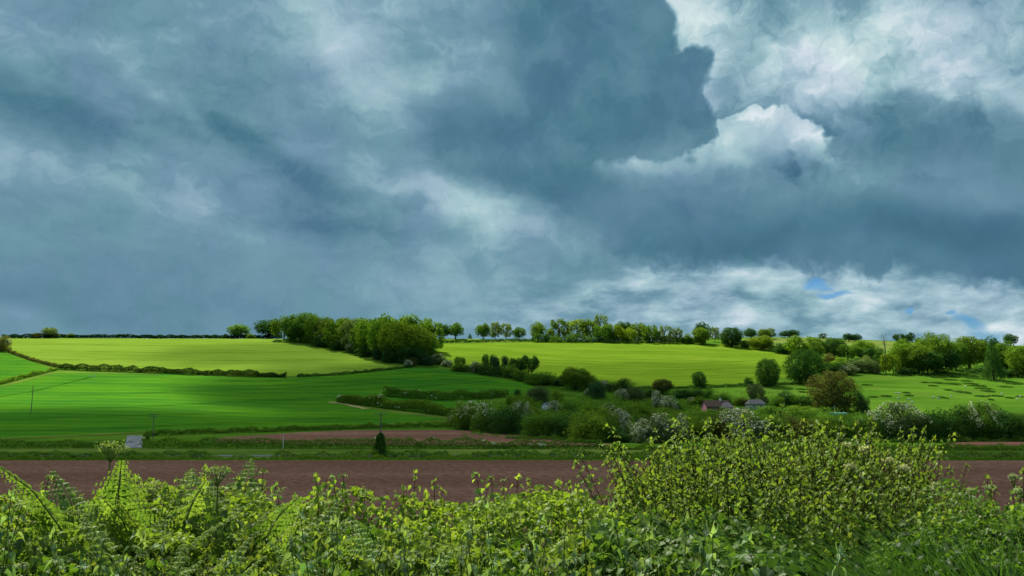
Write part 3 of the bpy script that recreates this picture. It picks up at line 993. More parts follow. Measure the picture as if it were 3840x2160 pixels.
H('roadside_hedge', 'scrubby hedge on the near verge below the ivy clad pole', [], 1.3, 1.6, 'olive', .24, 22, .5, world=[(-49, 168.5), (-40, 168), (-27.5, 168)])
H('roadside_hedge', 'bushy hedge on the near verge right of the ivy clad pole', [], 1.45, 1.9, 'mid', .24, 22, .42, world=[(-26, 168), (0, 168), (22, 168)])
H('grass_bank', 'rough bank of long grass along the road on the right', [], 1.3, 3.4, 'olive', .26, 16, .6, world=[(22, 198), (60, 196), (165, 196)], cat='grassy bank')
H('grass_bank', 'tall grass bank hiding the road on the right', [], 1.3, 2.0, 'olive', .26, 17, .5, world=[(22, 169), (80, 169), (150, 169)], cat='grassy bank')
H('grass_bank', 'rough verge of long grass edging the near ploughed field', [], .75, 2.4, 'light', .24, 16, .7, world=[(-150, 165), (0, 165), (150, 165)], cat='grassy bank')
H('grass_bank', 'dark grassy foot of the bushes above the road', [], 1.0, 3.0, 'mid', .28, 12, .6, world=[(-2, 243), (30, 238), (60, 232), (170, 232)], cat='grassy bank')

# ------------------------------------------------------------------ trees and bushes
T, B = ('tree', 'tree'), ('bush', 'bush')
SK, CO, BE, RW, HH = 'trees along the skyline', 'trees of the hillside copse', 'bushes across the valley floor', 'trees of the right hand wood', 'bushes of the tall front hedgerow'
for kind, nc, px, py, w, h, tint, label, grp in [
    # skyline, far left
    ('oak', T, 49, 338, 12, 11, 'pale', 'pale round tree rising from the far left skyline hedge', SK),
    ('bush', B, 37, 338, 10, 6, 'brown', 'small brownish bush left of the pale skyline tree', SK),
    ('bush', B, 56, 338, 8, 6, 'grey', 'small whitish bush touching the pale skyline tree', SK),
    ('bush', B, 70, 338, 9, 5, 'olive', 'small low bush right of the pale skyline tree', SK),
    ('hawthorn', B, 3, 351, 14, 17, 'brown', 'dark bush cut by the left picture edge', None),
    ('oak', T, 238, 338.5, 20, 14.5, 'mid', 'broad lone tree on the skyline left of the copse', SK),
    ('bush', B, 225, 338, 7, 4, 'dark', 'tiny dark bush beside the broad lone skyline tree', SK),
    ('bush', B, 251, 338.4, 10, 5, 'olive', 'low scrub between the broad lone tree and the copse', SK),
    ('oak', T, 268, 338.5, 25, 19, 'dark', 'dark rounded tree just left of the copse', SK),
    # the copse
    ('wood', T, 284, 340, 18, 22, 'olive', 'leftmost rounded tree of the hillside copse', CO),
    ('oak', T, 294, 341, 20, 26, 'mid', 'second tree from the left end of the copse', CO),
    ('bigtree', T, 306, 342.5, 30, 31, 'mid', 'tallest domed tree at the left of the copse', CO),
    ('wood', T, 299, 342.5, 17, 20, 'dark', 'dark tree in front of the tallest domed copse tree', CO),
    ('wood', T, 318, 345, 19, 28, 'olive', 'olive tree right of the tallest domed copse tree', CO),
    ('airy', T, 328, 346, 17, 27, 'pale', 'thin pale tree near the dip in the copse top', CO),
    ('wood', T, 338, 348.5, 21, 29, 'light', 'bright green full tree in the middle of the copse', CO),
    ('airy', T, 350, 351, 18, 31, 'pale', 'open pale tree with bare stems in mid copse', CO),
    ('airy', T, 361, 353.5, 18, 32, 'olive', 'open olive tree with upright stems in mid copse', CO),
    ('wood', T, 372, 356, 22, 36, 'light', 'tall light green tree right of the open copse trees', CO),
    ('wood', T, 384, 359, 24, 41, 'light', 'tall tree whose top stands highest at the copse right', CO),
    ('bigtree', T, 399, 362, 36, 42, 'yel', 'great yellow green tree at the front of the copse', CO),
    ('bigtree', T, 413, 361.5, 34, 39, 'yel', 'yellow green tree forming the right shoulder of the copse', CO),
    ('bigtree', T, 424, 360, 26, 30, 'olive', 'low spreading tree at the right end of the copse', CO),
    ('airy', T, 433, 352, 22, 30, 'light', 'thin feathery tree behind the right end of the copse', CO),
    ('wood', T, 331, 342, 20, 23, 'mid', 'half hidden tree behind the bright mid copse tree', CO),
    ('wood', T, 352, 345, 24, 27, 'light', 'half hidden tree behind the open pale copse tree', CO),
    ('wood', T, 371, 348, 24, 29, 'olive', 'half hidden tree behind the tall light copse tree', CO),
    ('wood', T, 394, 350, 26, 33, 'light', 'half hidden tree behind the great yellow green tree', CO),
    ('wood', T, 415, 350, 26, 33, 'light', 'half hidden tree behind the copse right shoulder', CO),
    ('bush', B, 325, 346.5, 22, 11, 'dark', 'dark shrub under the olive copse tree', CO),
    ('bush', B, 342, 350, 18, 12, 'dark', 'dark shrub under the bright mid copse tree', CO),
    ('hawthorn', B, 353, 353, 14, 14, 'grey', 'greyish flowering shrub at the foot of mid copse', CO),
    ('bush', B, 366, 356, 20, 14, 'dark', 'dark shrub under the tall light copse tree', CO),
    ('bush', B, 382, 359.5, 20, 16, 'blue', 'bluish dark shrub left of the great yellow tree', CO),
    ('bigbush', B, 396, 362.5, 24, 20, 'dark', 'dark rounded bush under the great yellow green tree', CO),
    ('bigbush', B, 412, 363.5, 26, 23, 'dark', 'large dark bush at the lower right corner of the copse', CO),
    ('bush', B, 429, 360, 16, 15, 'olive', 'shrub on the right flank of the copse', CO),
    ('maytree', B, 408, 367, 8, 8, 'grey', 'small white blossoming shrub where the field hedges meet', None),
    ('bush', B, 413, 366, 9, 9, 'brown', 'small brownish shrub where the field hedges meet', None),
    ('bigbush', B, 426, 365, 16, 12.5, 'blue', 'rounded dark bush just below the copse', None),
    ('hawthorn', B, 438, 364, 15, 11, 'grey', 'bush sprinkled with white blossom below the copse', None),
    ('maytree', B, 447, 366.5, 10, 8, 'grey', 'small white blossom bush below the sloping field corner', None),
    # skyline, middle
    ('oak', T, 444, 338.6, 13, 14, 'dark', 'darker left tree of the skyline pair by the copse', SK),
    ('oak', T, 455.5, 338.8, 17, 16, 'mid', 'larger right tree of the skyline pair by the copse', SK),
    ('conifer', T, 470, 339, 4, 5.5, 'dark', 'tiny pointed sapling alone on the skyline', SK),
    ('oak', T, 483, 339.2, 15, 15.5, 'mid', 'dark rounded tree left of two thin skyline trees', SK),
    ('airy', T, 495, 339.5, 13, 17.5, 'pale', 'thin pale tree in the middle of the skyline trio', SK),
    ('airy', T, 506, 339.6, 13, 16.5, 'pale', 'thin pale tree at the right of the skyline trio', SK),
    ('oak', T, 519, 339.8, 12, 13, 'mid', 'small lone round tree right of the skyline trio', SK),
    ('oak', T, 538, 341, 17, 19, 'olive', 'full tree at the left end of the long skyline row', SK),
    ('bush', B, 550, 341, 12, 13, 'light', 'light bush beside the left end tree of the row', SK),
    ('airy', T, 559, 341, 22, 22, 'olive', 'wide open crowned tree second in the long row', SK),
    ('airy', T, 577, 341, 24, 21, 'yel', 'wide yellowish open tree third in the long row', SK),
    ('airy', T, 590.5, 341.2, 17, 21, 'olive', 'open tree left of the tallest row tree', SK),
    ('airy', T, 600.5, 341.2, 16, 27, 'pale', 'tallest wispy tree of the long skyline row', SK),
    ('wood', T, 603.5, 342.2, 17, 17, 'mid', 'dense green tree below the tallest wispy tree', SK),
    ('wood', T, 615, 342.5, 16, 18, 'yel', 'yellowish tree right of the dense green tree', SK),
    ('oak', T, 621, 341.6, 14, 20, 'dark', 'dark tree top behind the yellowish row tree', SK),
    ('oak', T, 628, 341.6, 13, 19, 'blue', 'greyish tree top behind the row centre', SK),
    ('wood', T, 629, 343, 13, 14, 'yel', 'small yellow green tree near the row centre', SK),
    ('oak', T, 639, 342, 17, 19.5, 'olive', 'flat topped olive tree right of the row centre', SK),
    ('wood', T, 650, 343, 15, 18, 'light', 'leafy light green tree in the right half of the row', SK),
    ('airy', T, 665, 343.2, 15, 17.5, 'pale', 'airy pale round tree in the right half of the row', SK),
    ('airy', T, 677, 343.4, 12, 15.5, 'pale', 'slim airy pale tree near the right end of the row', SK),
    ('bush', B, 687, 343.5, 14, 11, 'mid', 'low dense bush near the right end of the row', SK),
    ('oak', T, 703, 343.6, 16, 21, 'dark', 'tall dark tree top at the right end of the row', SK),
    ('bigtree', T, 701, 344.5, 19, 17.5, 'olive', 'broad olive tree in front of the tall dark one', SK),
    ('airy', T, 715, 342, 11, 15, 'pale', 'bare looking pale tree alone beyond the row end', SK),
    ('bigtree', T, 732, 347, 23, 20.5, 'dark', 'big dark round tree beyond the sloping field top', SK),
    ('bush', B, 745, 348, 10, 9, 'mid', 'small bush right of the big dark round tree', SK),
    ('oak', T, 751, 339, 12, 10.5, 'dark', 'dark tree on the second hill behind the round tree', SK),
    ('oak', T, 764, 339, 14, 10, 'olive', 'olive tree on the second hill', SK),
    ('airy', T, 771, 338.6, 10, 10, 'pale', 'thin tree on the second hill beside the olive one', SK),
    ('bigtree', T, 762, 350, 24, 15, 'yel', 'yellowish rounded bushy tree on the sloping field hedge', SK),
    ('bush', B, 783, 353.5, 20, 12, 'dark', 'dark shrubs at the right corner of the sloping field', SK),
    ('oak', T, 790, 338, 20, 8, 'blue', 'distant low domed clump of trees on the second hill', SK),
    ('airy', T, 823, 339.5, 8, 6, 'grey', 'tiny distant bare tree on the second hill', SK),
    ('oak', T, 849, 341.8, 11, 8.5, 'blue', 'left half of a small distant tree clump on the hill', SK),
    ('oak', T, 856, 342, 10, 8, 'blue', 'right half of a small distant tree clump on the hill', SK),
    ('wood', T, 899, 342.6, 9, 8.5, 'blue', 'left tree of the short distant hilltop row', SK),
    ('wood', T, 906, 342.6, 9, 8, 'blue', 'middle tree of the short distant hilltop row', SK),
    ('airy', T, 912, 342.6, 8, 10, 'blue', 'right spiky tree of the short distant hilltop row', SK),
    ('oak', T, 1011, 346, 12, 12, 'dark', 'dark tree top above the right hand wood', SK),
    # belt below the sloping field
    ('wood', B, 459.5, 368, 8, 11, 'mid', 'small upright tree above an olive bush in the belt', BE),
    ('bush', B, 459, 371, 14, 9, 'olive', 'olive bush under the small upright belt tree', BE),
    ('bush', B, 467.5, 371.5, 7, 7, 'dark', 'small dark bush left of a blossoming one', BE),
    ('hawthorn', B, 475, 372.5, 12, 13, 'grey', 'greyish blossoming bush in the upper belt', BE),
    ('wood', T, 488, 372, 9, 17, 'mid', 'slim pointed tree in the upper belt', BE),
    ('bush', B, 484, 374, 18, 12, 'dark', 'dark bush at the foot of the slim pointed tree', BE),
    ('wood', T, 499, 374.5, 15, 18, 'blue', 'broad upright tree right of the slim pointed one', BE),
    ('bush', B, 496, 375.8, 16, 10, 'dark', 'dark bush under the broad upright belt tree', BE),
    ('bush', B, 510, 377.5, 18, 13, 'mid', 'green bush between two upright belt trees', BE),
    ('wood', T, 516, 374.5, 12, 16, 'dark', 'round headed upright tree in the belt', BE),
    ('wood', T, 528.5, 375, 15, 19, 'dark', 'tall dark tree at the right of the upright belt trees', BE),
    ('bush', B, 521.5, 380.5, 15, 12, 'mid', 'rounded bush at the edge of the wheat field corner', BE),
    ('bigbush', B, 542.5, 384.5, 29, 14.5, 'mid', 'wide low bush right of the wheat field corner', BE),
    ('bush', B, 559, 386, 10, 10, 'blue', 'small bluish bush beside the domed belt tree', BE),
    ('bigtree', T, 576, 389.5, 30, 23, 'olive', 'large domed oak standing at the sloping field foot', BE),
    ('bush', B, 593, 388, 16, 12, 'mid', 'bush filling the right side of the domed oak', BE),
    ('hawthorn', B, 606, 391, 12, 11, 'grey', 'bush with white blossom at the field foot', BE),
    ('bigbush', B, 622, 392, 25, 14, 'dark', 'long dark flat topped bush at the field foot', BE),
    ('bigbush', B, 597, 398, 16, 18.5, 'blue', 'bluish rounded bush before the flat topped one', BE),
    ('maytree', B, 587, 396.5, 7, 9, 'grey', 'thin strip of white blossom by the bluish bush', BE),
    ('bigbush', B, 538, 402, 24, 18.5, 'grey', 'grey green double headed bush in the meadow', BE),
    ('bush', B, 557, 401, 12, 12, 'olive', 'bush at the right of the double headed one', BE),
    ('bush', B, 512, 404, 15, 10, 'light', 'light round bush near the spur hedge end', BE),
    ('bush', B, 517.5, 397, 8, 9, 'dark', 'small dark pointed bush behind the light round one', BE),
    ('maytree', B, 622, 400, 13, 13, 'grey', 'pale flowering bush left of a purplish one', BE),
    ('bigbush', B, 635, 400.5, 20, 14, 'grey', 'dull purplish green bush in the meadow', BE),
    ('bush', B, 650, 398, 13, 9, 'dark', 'dark low bush at the meadow hedge', BE),
    ('bigtree', T, 662.5, 394, 18, 15.5, 'brown', 'brownish oak at the foot of the sloping field', BE),
    ('maytree', B, 659, 408, 13, 19, 'grey', 'tall white hawthorn left of its twin by the pole', BE),
    ('maytree', B, 668, 411.5, 15, 16.5, 'grey', 'tall white hawthorn right of its twin by the pole', BE),
    ('bush', B, 676, 411, 12, 9, 'dark', 'dark bush behind the twin white hawthorns', BE),
    ('maytree', B, 555, 414, 14, 14.5, 'grey', 'white hawthorn beside the pale hut', BE),
    ('bush', B, 568, 416, 18, 14, 'mid', 'green bush right of the hawthorn by the hut', BE),
    ('bush', B, 528, 417, 26, 13, 'olive', 'olive scrub left of the pale hut', BE),
    ('bush', B, 591, 417, 22, 12, 'light', 'light scrub in the middle of the valley floor', BE),
    ('hawthorn', B, 608, 416, 18, 14, 'olive', 'scrub with faint blossom in the valley floor middle', BE),
    ('bigbush', B, 638, 419, 32, 17, 'olive', 'broad olive thicket behind the white hawthorns', BE),
    ('bush', B, 641, 426, 28, 11, 'dark', 'dark thicket above the small green clearing', BE),
    ('egg', T, 699, 387.5, 14, 16, 'dark', 'dark lone tree on the hedge below the sloping field', None),
    ('bush', B, 748.5, 386, 9, 9.5, 'dark', 'small round lone bush left of two big dark trees', None),
    ('egg', T, 768.5, 386, 24, 27.5, 'dark', 'big dark egg shaped tree at the sloping field edge', None),
    ('egg', T, 806, 384, 36, 34, 'dark', 'huge dark round tree right of the egg shaped one', None),
    ('bush', B, 682, 398.5, 14, 10, 'dark', 'dark bush right of the meadow pole', BE),
    ('bigbush', B, 693, 398.5, 20, 12, 'dark', 'dark dense thicket above the pink gabled house', BE),
    ('bush', B, 707, 397.5, 13, 9, 'mid', 'bush at the right end of the dark dense thicket', BE),
    ('bush', B, 700, 405.5, 16, 9.5, 'light', 'bright green bush behind the pink gable', BE),
    ('maytree', B, 691, 405, 9, 8.5, 'pale', 'pale flowering bush left of the bright green one', BE),
    ('bigbush', B, 720, 403.5, 17, 12, 'mid', 'rounded green bush behind the dark house roof', BE),
    ('bush', B, 738, 405.5, 9, 8, 'olive', 'scrub right of the dark house roof', BE),
    ('bush', B, 744, 405.5, 11, 9, 'brown', 'brownish scrub left of the grey roof', BE),
    ('wood', T, 756, 403.5, 13, 19, 'grey', 'grey green tree behind the grey roof', BE),
    ('bush', B, 764.5, 405, 9, 10, 'grey', 'shrub right of the tree behind the grey roof', BE),
    ('bush', B, 777, 406.5, 14, 11, 'mid', 'bush right of the grey roofed cottage', BE),
    ('bigbush', B, 786, 405.5, 14, 15, 'blue', 'dark bluish tall bush left of the brown tree', BE),
    ('bush', B, 795, 406, 16, 13, 'mid', 'green bush beside the dark bluish tall bush', BE),
    ('bush', B, 806, 406.5, 16, 12, 'dark', 'dark bush touching the left of the brown tree', BE),
    ('maytree', B, 744, 416, 14, 6.5, 'pale', 'pale bush below the brownish scrub', BE),
    ('bush', B, 714, 418, 28, 9, 'olive', 'scrub below the pink gabled house', BE),
    ('bush', B, 770, 416, 24, 11, 'mid', 'scrub below the leaning grey pole', BE),
    ('bush', B, 800, 417, 30, 12, 'olive', 'scrub below the dark bluish tall bush', BE),
    ('egg', T, 834, 411, 46, 39.5, 'brown', 'wide bronze brown tree in the meadow on the right', None),
    ('bigbush', B, 862, 412, 15, 20, 'blue', 'dark narrow bush at the right of the brown tree', None),
    # upper right trees
    ('wood', T, 804, 358, 24, 22, 'light', 'bright green tree behind the huge dark round tree', RW),
    ('oak', T, 815, 360, 18, 17, 'olive', 'olive tree right of the bright green one', RW),
    ('bigtree', T, 834.5, 359, 23, 22, 'dark', 'dark rounded tree with the hill field behind', RW),
    ('wood', T, 848, 360.5, 16, 16, 'mid', 'tree at the right of the dark rounded one', RW),
    ('bigtree', T, 863, 359.5, 26, 19.5, 'light', 'broad light green tree left of the dead tree', RW),
    ('wood', T, 872, 362, 18, 14, 'dark', 'dark tree below the broad light green one', RW),
    ('bush', B, 830, 366, 15, 13, 'brown', 'brown leaved bush right of the huge dark tree', RW),
    ('bush', B, 841, 368, 16, 11, 'light', 'light bush right of the brown leaved one', RW),
    ('bush', B, 834, 373.5, 26, 12, 'dark', 'dark shrubs above the wide brown tree', RW),
    ('hawthorn', B, 848, 374.5, 18, 11, 'grey', 'shrub with white blossom above the wide brown tree', RW),
    ('bigbush', B, 857, 372, 20, 15, 'grey', 'grey green willow bush at the meadow edge', RW),
    ('bush', B, 865, 368, 14, 13, 'pale', 'pale grey bush behind the willow bush', RW),
    ('bigbush', B, 874, 373.5, 13, 14, 'grey', 'grey green bush left of the two slim yellow trees', RW),
    ('airy', T, 886, 374, 13, 20, 'yel', 'left one of two slim yellow green trees', RW),
    ('airy', T, 893.5, 374, 12, 19, 'yel', 'right one of two slim yellow green trees', RW),
    ('bigtree', T, 903, 372, 24, 30, 'light', 'light green tree at the left end of the right wood', RW),
    ('wood', T, 911, 366, 22, 27, 'light', 'tree behind the left end of the right wood', RW),
    ('bigtree', T, 919, 373.5, 28, 30, 'olive', 'wide olive tree second from left in the right wood', RW),
    ('bigtree', T, 937, 372, 32, 40, 'light', 'tallest light crowned tree of the right wood', RW),
    ('bush', B, 905, 373.8, 18, 8, 'dark', 'dark low shrub at the left foot of the right wood', RW),
    ('wood', T, 928, 374, 22, 22, 'dark', 'dark lower tree under the wide olive one', RW),
    ('wood', T, 943, 373, 22, 22, 'dark', 'dark lower tree under the tallest one', RW),
    ('bigtree', T, 956, 370, 24, 29, 'mid', 'tree with a visible trunk right of the tallest one', RW),
    ('bigtree', T, 970, 369, 30, 34, 'olive', 'broad domed olive tree in the right wood', RW),
    ('wood', T, 985, 366, 22, 27, 'blue', 'bluish crown left of the tall conifer', RW),
    ('conifer', T, 994, 380, 17, 40, 'dark', 'tall dark conifer in front of the right wood', RW),
    ('bigtree', T, 1007, 372, 26, 31, 'mid', 'green tree right of the tall conifer', RW),
    ('bush', B, 982, 374, 20, 9, 'dark', 'dark shrub left of the conifer foot', RW),
    ('bush', B, 1010, 377, 20, 9, 'dark', 'dark shrub right of the conifer foot', RW),
    ('bigtree', T, 1024, 377, 26, 33, 'light', 'light tree cut by the right picture edge', RW),
    ('bigtree', T, 1048, 377, 28, 34, 'olive', 'tree of the wood just past the right picture edge', RW),
    # the tall hedgerow in front
    ('hawthorn', B, 468, 429, 28, 33, 'olive', 'big bush at the left end of the tall front hedgerow', HH),
    ('bigbush', B, 457, 426, 18, 20, 'mid', 'lower bush joining the spur hedge to the hedgerow', HH),
    ('hawthorn', B, 486, 432, 28, 32, 'mid', 'blossom flecked bush second in the front hedgerow', HH),
    ('bigbush', B, 508, 434, 32, 32, 'dark', 'dark wide bush third in the front hedgerow', HH),
    ('hawthorn', B, 520, 430, 26, 29, 'grey', 'faintly flowering bush behind the dark wide one', HH),
    ('bigbush', B, 543, 437.5, 38, 28, 'mid', 'wide green bush in the middle of the front hedgerow', HH),
    ('bigbush', B, 568, 439, 30, 31, 'dark', 'dark bush right of the wide green hedgerow bush', HH),
    ('bigbush', B, 589, 442, 36, 35, 'olive', 'tall olive bush of the front hedgerow', HH),
    ('bigbush', B, 604, 441, 26, 33, 'olive', 'olive bush touching the first white hawthorn', HH),
    ('maytree', B, 618, 437, 20, 32, 'grey', 'tall white flowering hawthorn left of the clearing', HH),
    ('bush', B, 616, 442, 26, 14, 'dark', 'dark skirt of scrub below the first white hawthorn', HH),
    ('maytree', B, 643, 443, 20, 25, 'grey', 'round white flowering hawthorn right of the clearing', HH),
    ('hawthorn', B, 662, 443, 28, 35, 'grey', 'grey green hawthorn behind the round white one', HH),
    ('maytree', B, 680, 442, 13, 31, 'grey', 'narrow white hawthorn right of the grey green one', HH),
    ('bigbush', B, 697, 441, 30, 30, 'olive', 'olive brown bush right of the narrow white hawthorn', HH),
    ('bigbush', B, 715, 441, 28, 28, 'brown', 'brownish bush below the yellow container', HH),
    ('maytree', B, 745, 441, 42, 35, 'grey', 'widest white hawthorn below the grey roofed cottage', HH),
    ('bigbush', B, 772, 441, 28, 30, 'mid', 'green bush right of the widest white hawthorn', HH),
    ('bigbush', B, 797, 441, 34, 29, 'brown', 'brown twiggy bush left of the teal tunnel', HH),
    ('bigbush', B, 823, 441, 34, 28, 'olive', 'olive bush below the teal tunnel', HH),
    ('bigbush', B, 846, 441, 28, 27, 'mid', 'lower green bush right of the teal tunnel', HH),
    ('hawthorn', B, 876, 441, 30, 36, 'mid', 'bush at the left end of the dark right hedgerow', HH),
    ('hawthorn', B, 905, 441, 46, 40, 'grey', 'widest blossom streaked bush of the right hedgerow', HH),
    ('bigbush', B, 936, 441, 34, 36, 'dark', 'dark bush right of the blossom streaked one', HH),
    ('bigbush', B, 959, 440.5, 34, 36, 'dark', 'darkest bush of the right hedgerow', HH),
    ('hawthorn', B, 984, 440.5, 34, 40, 'mid', 'bush with a white blossom cap on the right', HH),
    ('bigbush', B, 1009, 440.5, 36, 36, 'dark', 'dark bush near the right picture edge', HH),
    ('bigbush', B, 1036, 440.5, 36, 36, 'mid', 'hedgerow bush cut by the right picture edge', HH),
    ('bigbush', B, 376, 457.0, 1, 1, 'mid', '', None),
    ('bush', B, 82, 447, 15, 7, 'light', 'light scrub beside the roadside hedge on the left', None),
    ('bush', B, 116, 448, 16, 9, 'light', 'light bush at the left corner of the concrete track', None),
    ('bush', B, 146, 441, 8, 9, 'mid', 'dark bush at the upper right corner of the concrete track', None),
]:
    if label:
        plant(kind, nc[0], nc[1], px, py, w, h, tint, label, grp)

# ------------------------------------------------------------------ scrub, rushes
def scatter_scrub(name, label, pts_px, n, hgt, leaf, tint, seed):
    """Low tangled growth nobody could count, on the ground inside a quadrilateral."""
    r = np.random.default_rng(seed)
    C = np.array([hit(*p) for p in pts_px])
    u, v = r.random((2, n))
    XY = ((1 - u) * (1 - v))[:, None] * C[0] + (u * (1 - v))[:, None] * C[1] + (u * v)[:, None] * C[2] + ((1 - u) * v)[:, None] * C[3]
    d = fbm2(XY[:, 0] / 7, XY[:, 1] / 9, seed, 3)
    keep = d > -.35
    XY, d = XY[keep], d[keep]
    hh = hgt * np.clip(.5 + d, .15, 1.5)
    base = XY.mean(axis=0)
    bz = float(ground(*base))
    t = r.random(len(XY)) ** .6
    P = np.stack([XY[:, 0] - base[0], XY[:, 1] - base[1], ground(XY[:, 0], XY[:, 1]) - bz + hh * t], -1)
    Nn = unit(rand_dir(len(P), r) * .8 + [0, 0, .5])
    V, F = leaf_quads(P, Nn, leaf, r)
    o = link(name, mesh(name, V, F, M['leaf']), loc=(base[0], base[1], bz))
    o.color = TINT[tint]
    return tag(o, label, 'undergrowth', kind='stuff')


scatter_scrub('undergrowth', 'olive scrub filling the gaps between the valley bushes', [(455, 428), (690, 440), (700, 404), (520, 402)], 34000, 3.6, .55, 'olive', 1)
scatter_scrub('undergrowth', 'rough grass and low scrub among the valley bushes', [(460, 436), (880, 441), (790, 392), (540, 388)], 42000, 1.3, .5, 'mid', 7)
scatter_scrub('undergrowth', 'dark scrub between the bushes below the houses', [(690, 440), (880, 441), (860, 414), (690, 414.5)], 22000, 3.4, .5, 'mid', 2)
scatter_scrub('undergrowth', 'dark scrub along the belt below the sloping field', [(455, 371), (600, 392), (600, 386), (455, 368)], 5000, 2.5, .6, 'dark', 3)
scatter_scrub('undergrowth', 'dark scrub at the foot of the right hand wood', [(895, 375), (1050, 380), (1050, 372), (895, 369)], 5000, 3.0, .6, 'dark', 4)
scatter_scrub('undergrowth', 'dark scrub at the foot of the hillside copse', [(282, 341), (425, 366), (430, 360), (290, 338.5)], 14000, 7.0, .75, 'mid', 5)

scatter_scrub('undergrowth', 'dark scrub under the skyline tree row', [(534, 343), (706, 345), (706, 342.6), (534, 341.4)], 7000, 6.5, .75, 'mid', 6)

# rushes: dark tussocky patches in the pasture
q = lambda x, y: (773.3 + x * .0973, 314.7 + y * .0973)
for i, (x, y, w, hh) in enumerate([(1690, 650, 170, 16), (1820, 672, 150, 18), (1690, 705, 150, 20), (1845, 715, 150, 22), (2060, 655, 190, 20), (1985, 684, 120, 14), (2030, 712, 140, 20), (2110, 735, 180, 18),
                                   (2170, 762, 190, 20), (1950, 800, 150, 36), (2210, 790, 120, 22), (2330, 690, 200, 20), (2480, 715, 200, 22), (2140, 843, 130, 22), (2290, 840, 150, 24), (2430, 858, 80, 14),
                                   (1800, 778, 90, 12), (1740, 855, 80, 22), (1370, 806, 70, 14), (1395, 835, 90, 12), (1160, 842, 130, 18), (1030, 850, 100, 10), (960, 725, 110, 10), (2390, 745, 130, 16),
                                   (1560, 700, 90, 10), (1880, 640, 120, 12), (2240, 878, 50, 12), (2530, 845, 70, 12), (290, 770, 90, 8), (300, 798, 80, 8), (1380, 625, 110, 12), (1640, 735, 100, 8)]):
    px, py = q(x, y)
    X, Y = hit(px, py)
    wx = w * .0973 * Y / FPX / 2
    wy = max(1.6, hh * .0973 * Y / FPX * 3.2)
    r = np.random.default_rng(900 + i)
    n = int(260 * wx / 6 + 160)
    a, rad = r.uniform(0, 2 * np.pi, n), np.sqrt(r.random(n))
    lump = 1 + .3 * fbm2(np.cos(a) * 2 + i, np.sin(a) * 2, 3, 2)
    x_, y_ = np.cos(a) * rad * wx * lump, np.sin(a) * rad * wy * lump
    z0 = float(ground(X, Y))
    g = ground(X + x_, Y + y_) - z0
    tall = r.uniform(.35, .95, n) * (1 - rad * .4)
    tip = np.stack([x_ + r.normal(0, .25, n), y_ + r.normal(0, .25, n), g + tall], -1)
    b = np.stack([x_, y_, g], -1)
    s = np.stack([np.cos(a * 7), np.sin(a * 7), 0 * a], -1) * .16
    V = np.stack([b - s, b + s, tip + s * .6, tip - s * .6], 1).reshape(-1, 3)
    o = link('rush_clump', mesh('rush_clump', V, np.arange(4 * n).reshape(n, 4), M['leaf']), loc=(X, Y, z0))
    o.color = (.046, .105, .020, 1)
    tag(o, 'flat dark green patch of rushes in the right hand sheep pasture', 'rushes', 'rush patches in the pasture')


# ------------------------------------------------------------------ simple solid makers
def solid(name, c, rough=.7, spec=.3, var=.18, scale=2.0):
    m, n = new_mat(name)
    t = n.node('ShaderNodeTexCoord').outputs['Object']
    v = n.noise(t, scale, 5, .62)
    lo, hi = tuple(x * (1 - var) for x in c) + (1,), tuple(min(1, x * (1 + var)) for x in c) + (1,)
    finish(n, bsdf(n, n.ramp(v, [(.3, lo), (.7, hi)]), rough, spec))
    return m


M['pink'] = solid('pink_render', (.72, .28, .32))
M['grey_wall'] = solid('grey_render', (.40, .40, .38))
M['slate'] = solid('slate_roof', (.055, .055, .062), .6, .3, .4, 3)
M['tile'] = solid('brown_tile_roof', (.085, .060, .048), .8, .2, .4, 3)
M['white'] = solid('white_paint', (.70, .71, .70))
M['brick'] = solid('dull_brick', (.22, .11, .08))
M['pane'] = solid('window_glass', (.03, .035, .04), .1, .5)
M['yellow'] = solid('yellow_paint', (.75, .55, .03), .5, .4, .08)
M['cream'] = solid('cream_wall', (.55, .50, .24))
M['teal'] = solid('teal_netting', (.05, .24, .24), .6, .3)
M['wool'] = solid('sheep_wool', (.55, .53, .48), .95, .1, .12, 8)
M['face'] = solid('sheep_face', (.45, .42, .38), .95, .1, .2, 8)
M['insul'] = solid('dark_steel', (.06, .06, .065), .5, .4)


def box(x0, x1, y0, y1, z0, z1):
    V = np.array([(x, y, z) for x in (x0, x1) for y in (y0, y1) for z in (z0, z1)], float)
    return V, np.array([(0, 1, 3, 2), (4, 6, 7, 5), (0, 4, 5, 1), (2, 3, 7, 6), (0, 2, 6, 4), (1, 5, 7, 3)])


def prism(L, W, h0, h1, over=.35, hip=0.0, thick=.18):
    """A pitched roof shell of length L (x) and width W (y)."""
    a, b, k = L / 2 + over, W / 2 + over, hip
    s = (h1 - h0) / (W / 2)
    e = h0 - over * s
    def shell(d):
        return [(-a, -b, e + d), (a, -b, e + d), (a, b, e + d), (-a, b, e + d), (-a + k, 0, h1 + d), (a - k, 0, h1 + d)]
    V = np.array(shell(0) + shell(thick), float)
    q_ = [(0, 1, 5, 4), (2, 3, 4, 5), (6, 10, 11, 7), (8, 11, 10, 9), (0, 6, 7, 1), (2, 8, 9, 3)]
    t_ = [(1, 2, 5), (3, 0, 4), (7, 11, 8), (9, 10, 6)] if hip else []
    q_ += [] if hip else [(1, 7, 11, 5), (5, 11, 8, 2), (0, 4, 10, 6), (4, 3, 9, 10)]
    return V, [np.array(q_), np.array(t_)] if t_ else [np.array(q_)]


def empty(name, X, Y, rz=0.0, label=None, cat=None, group=None, dz=0.0):
    o = bpy.data.objects.new(name, None)
    COL.objects.link(o)
    o.empty_display_size = .3
    o.location, o.rotation_euler = (X, Y, float(ground(X, Y)) + dz), (0, 0, rz)
    return tag(o, label, cat, group)


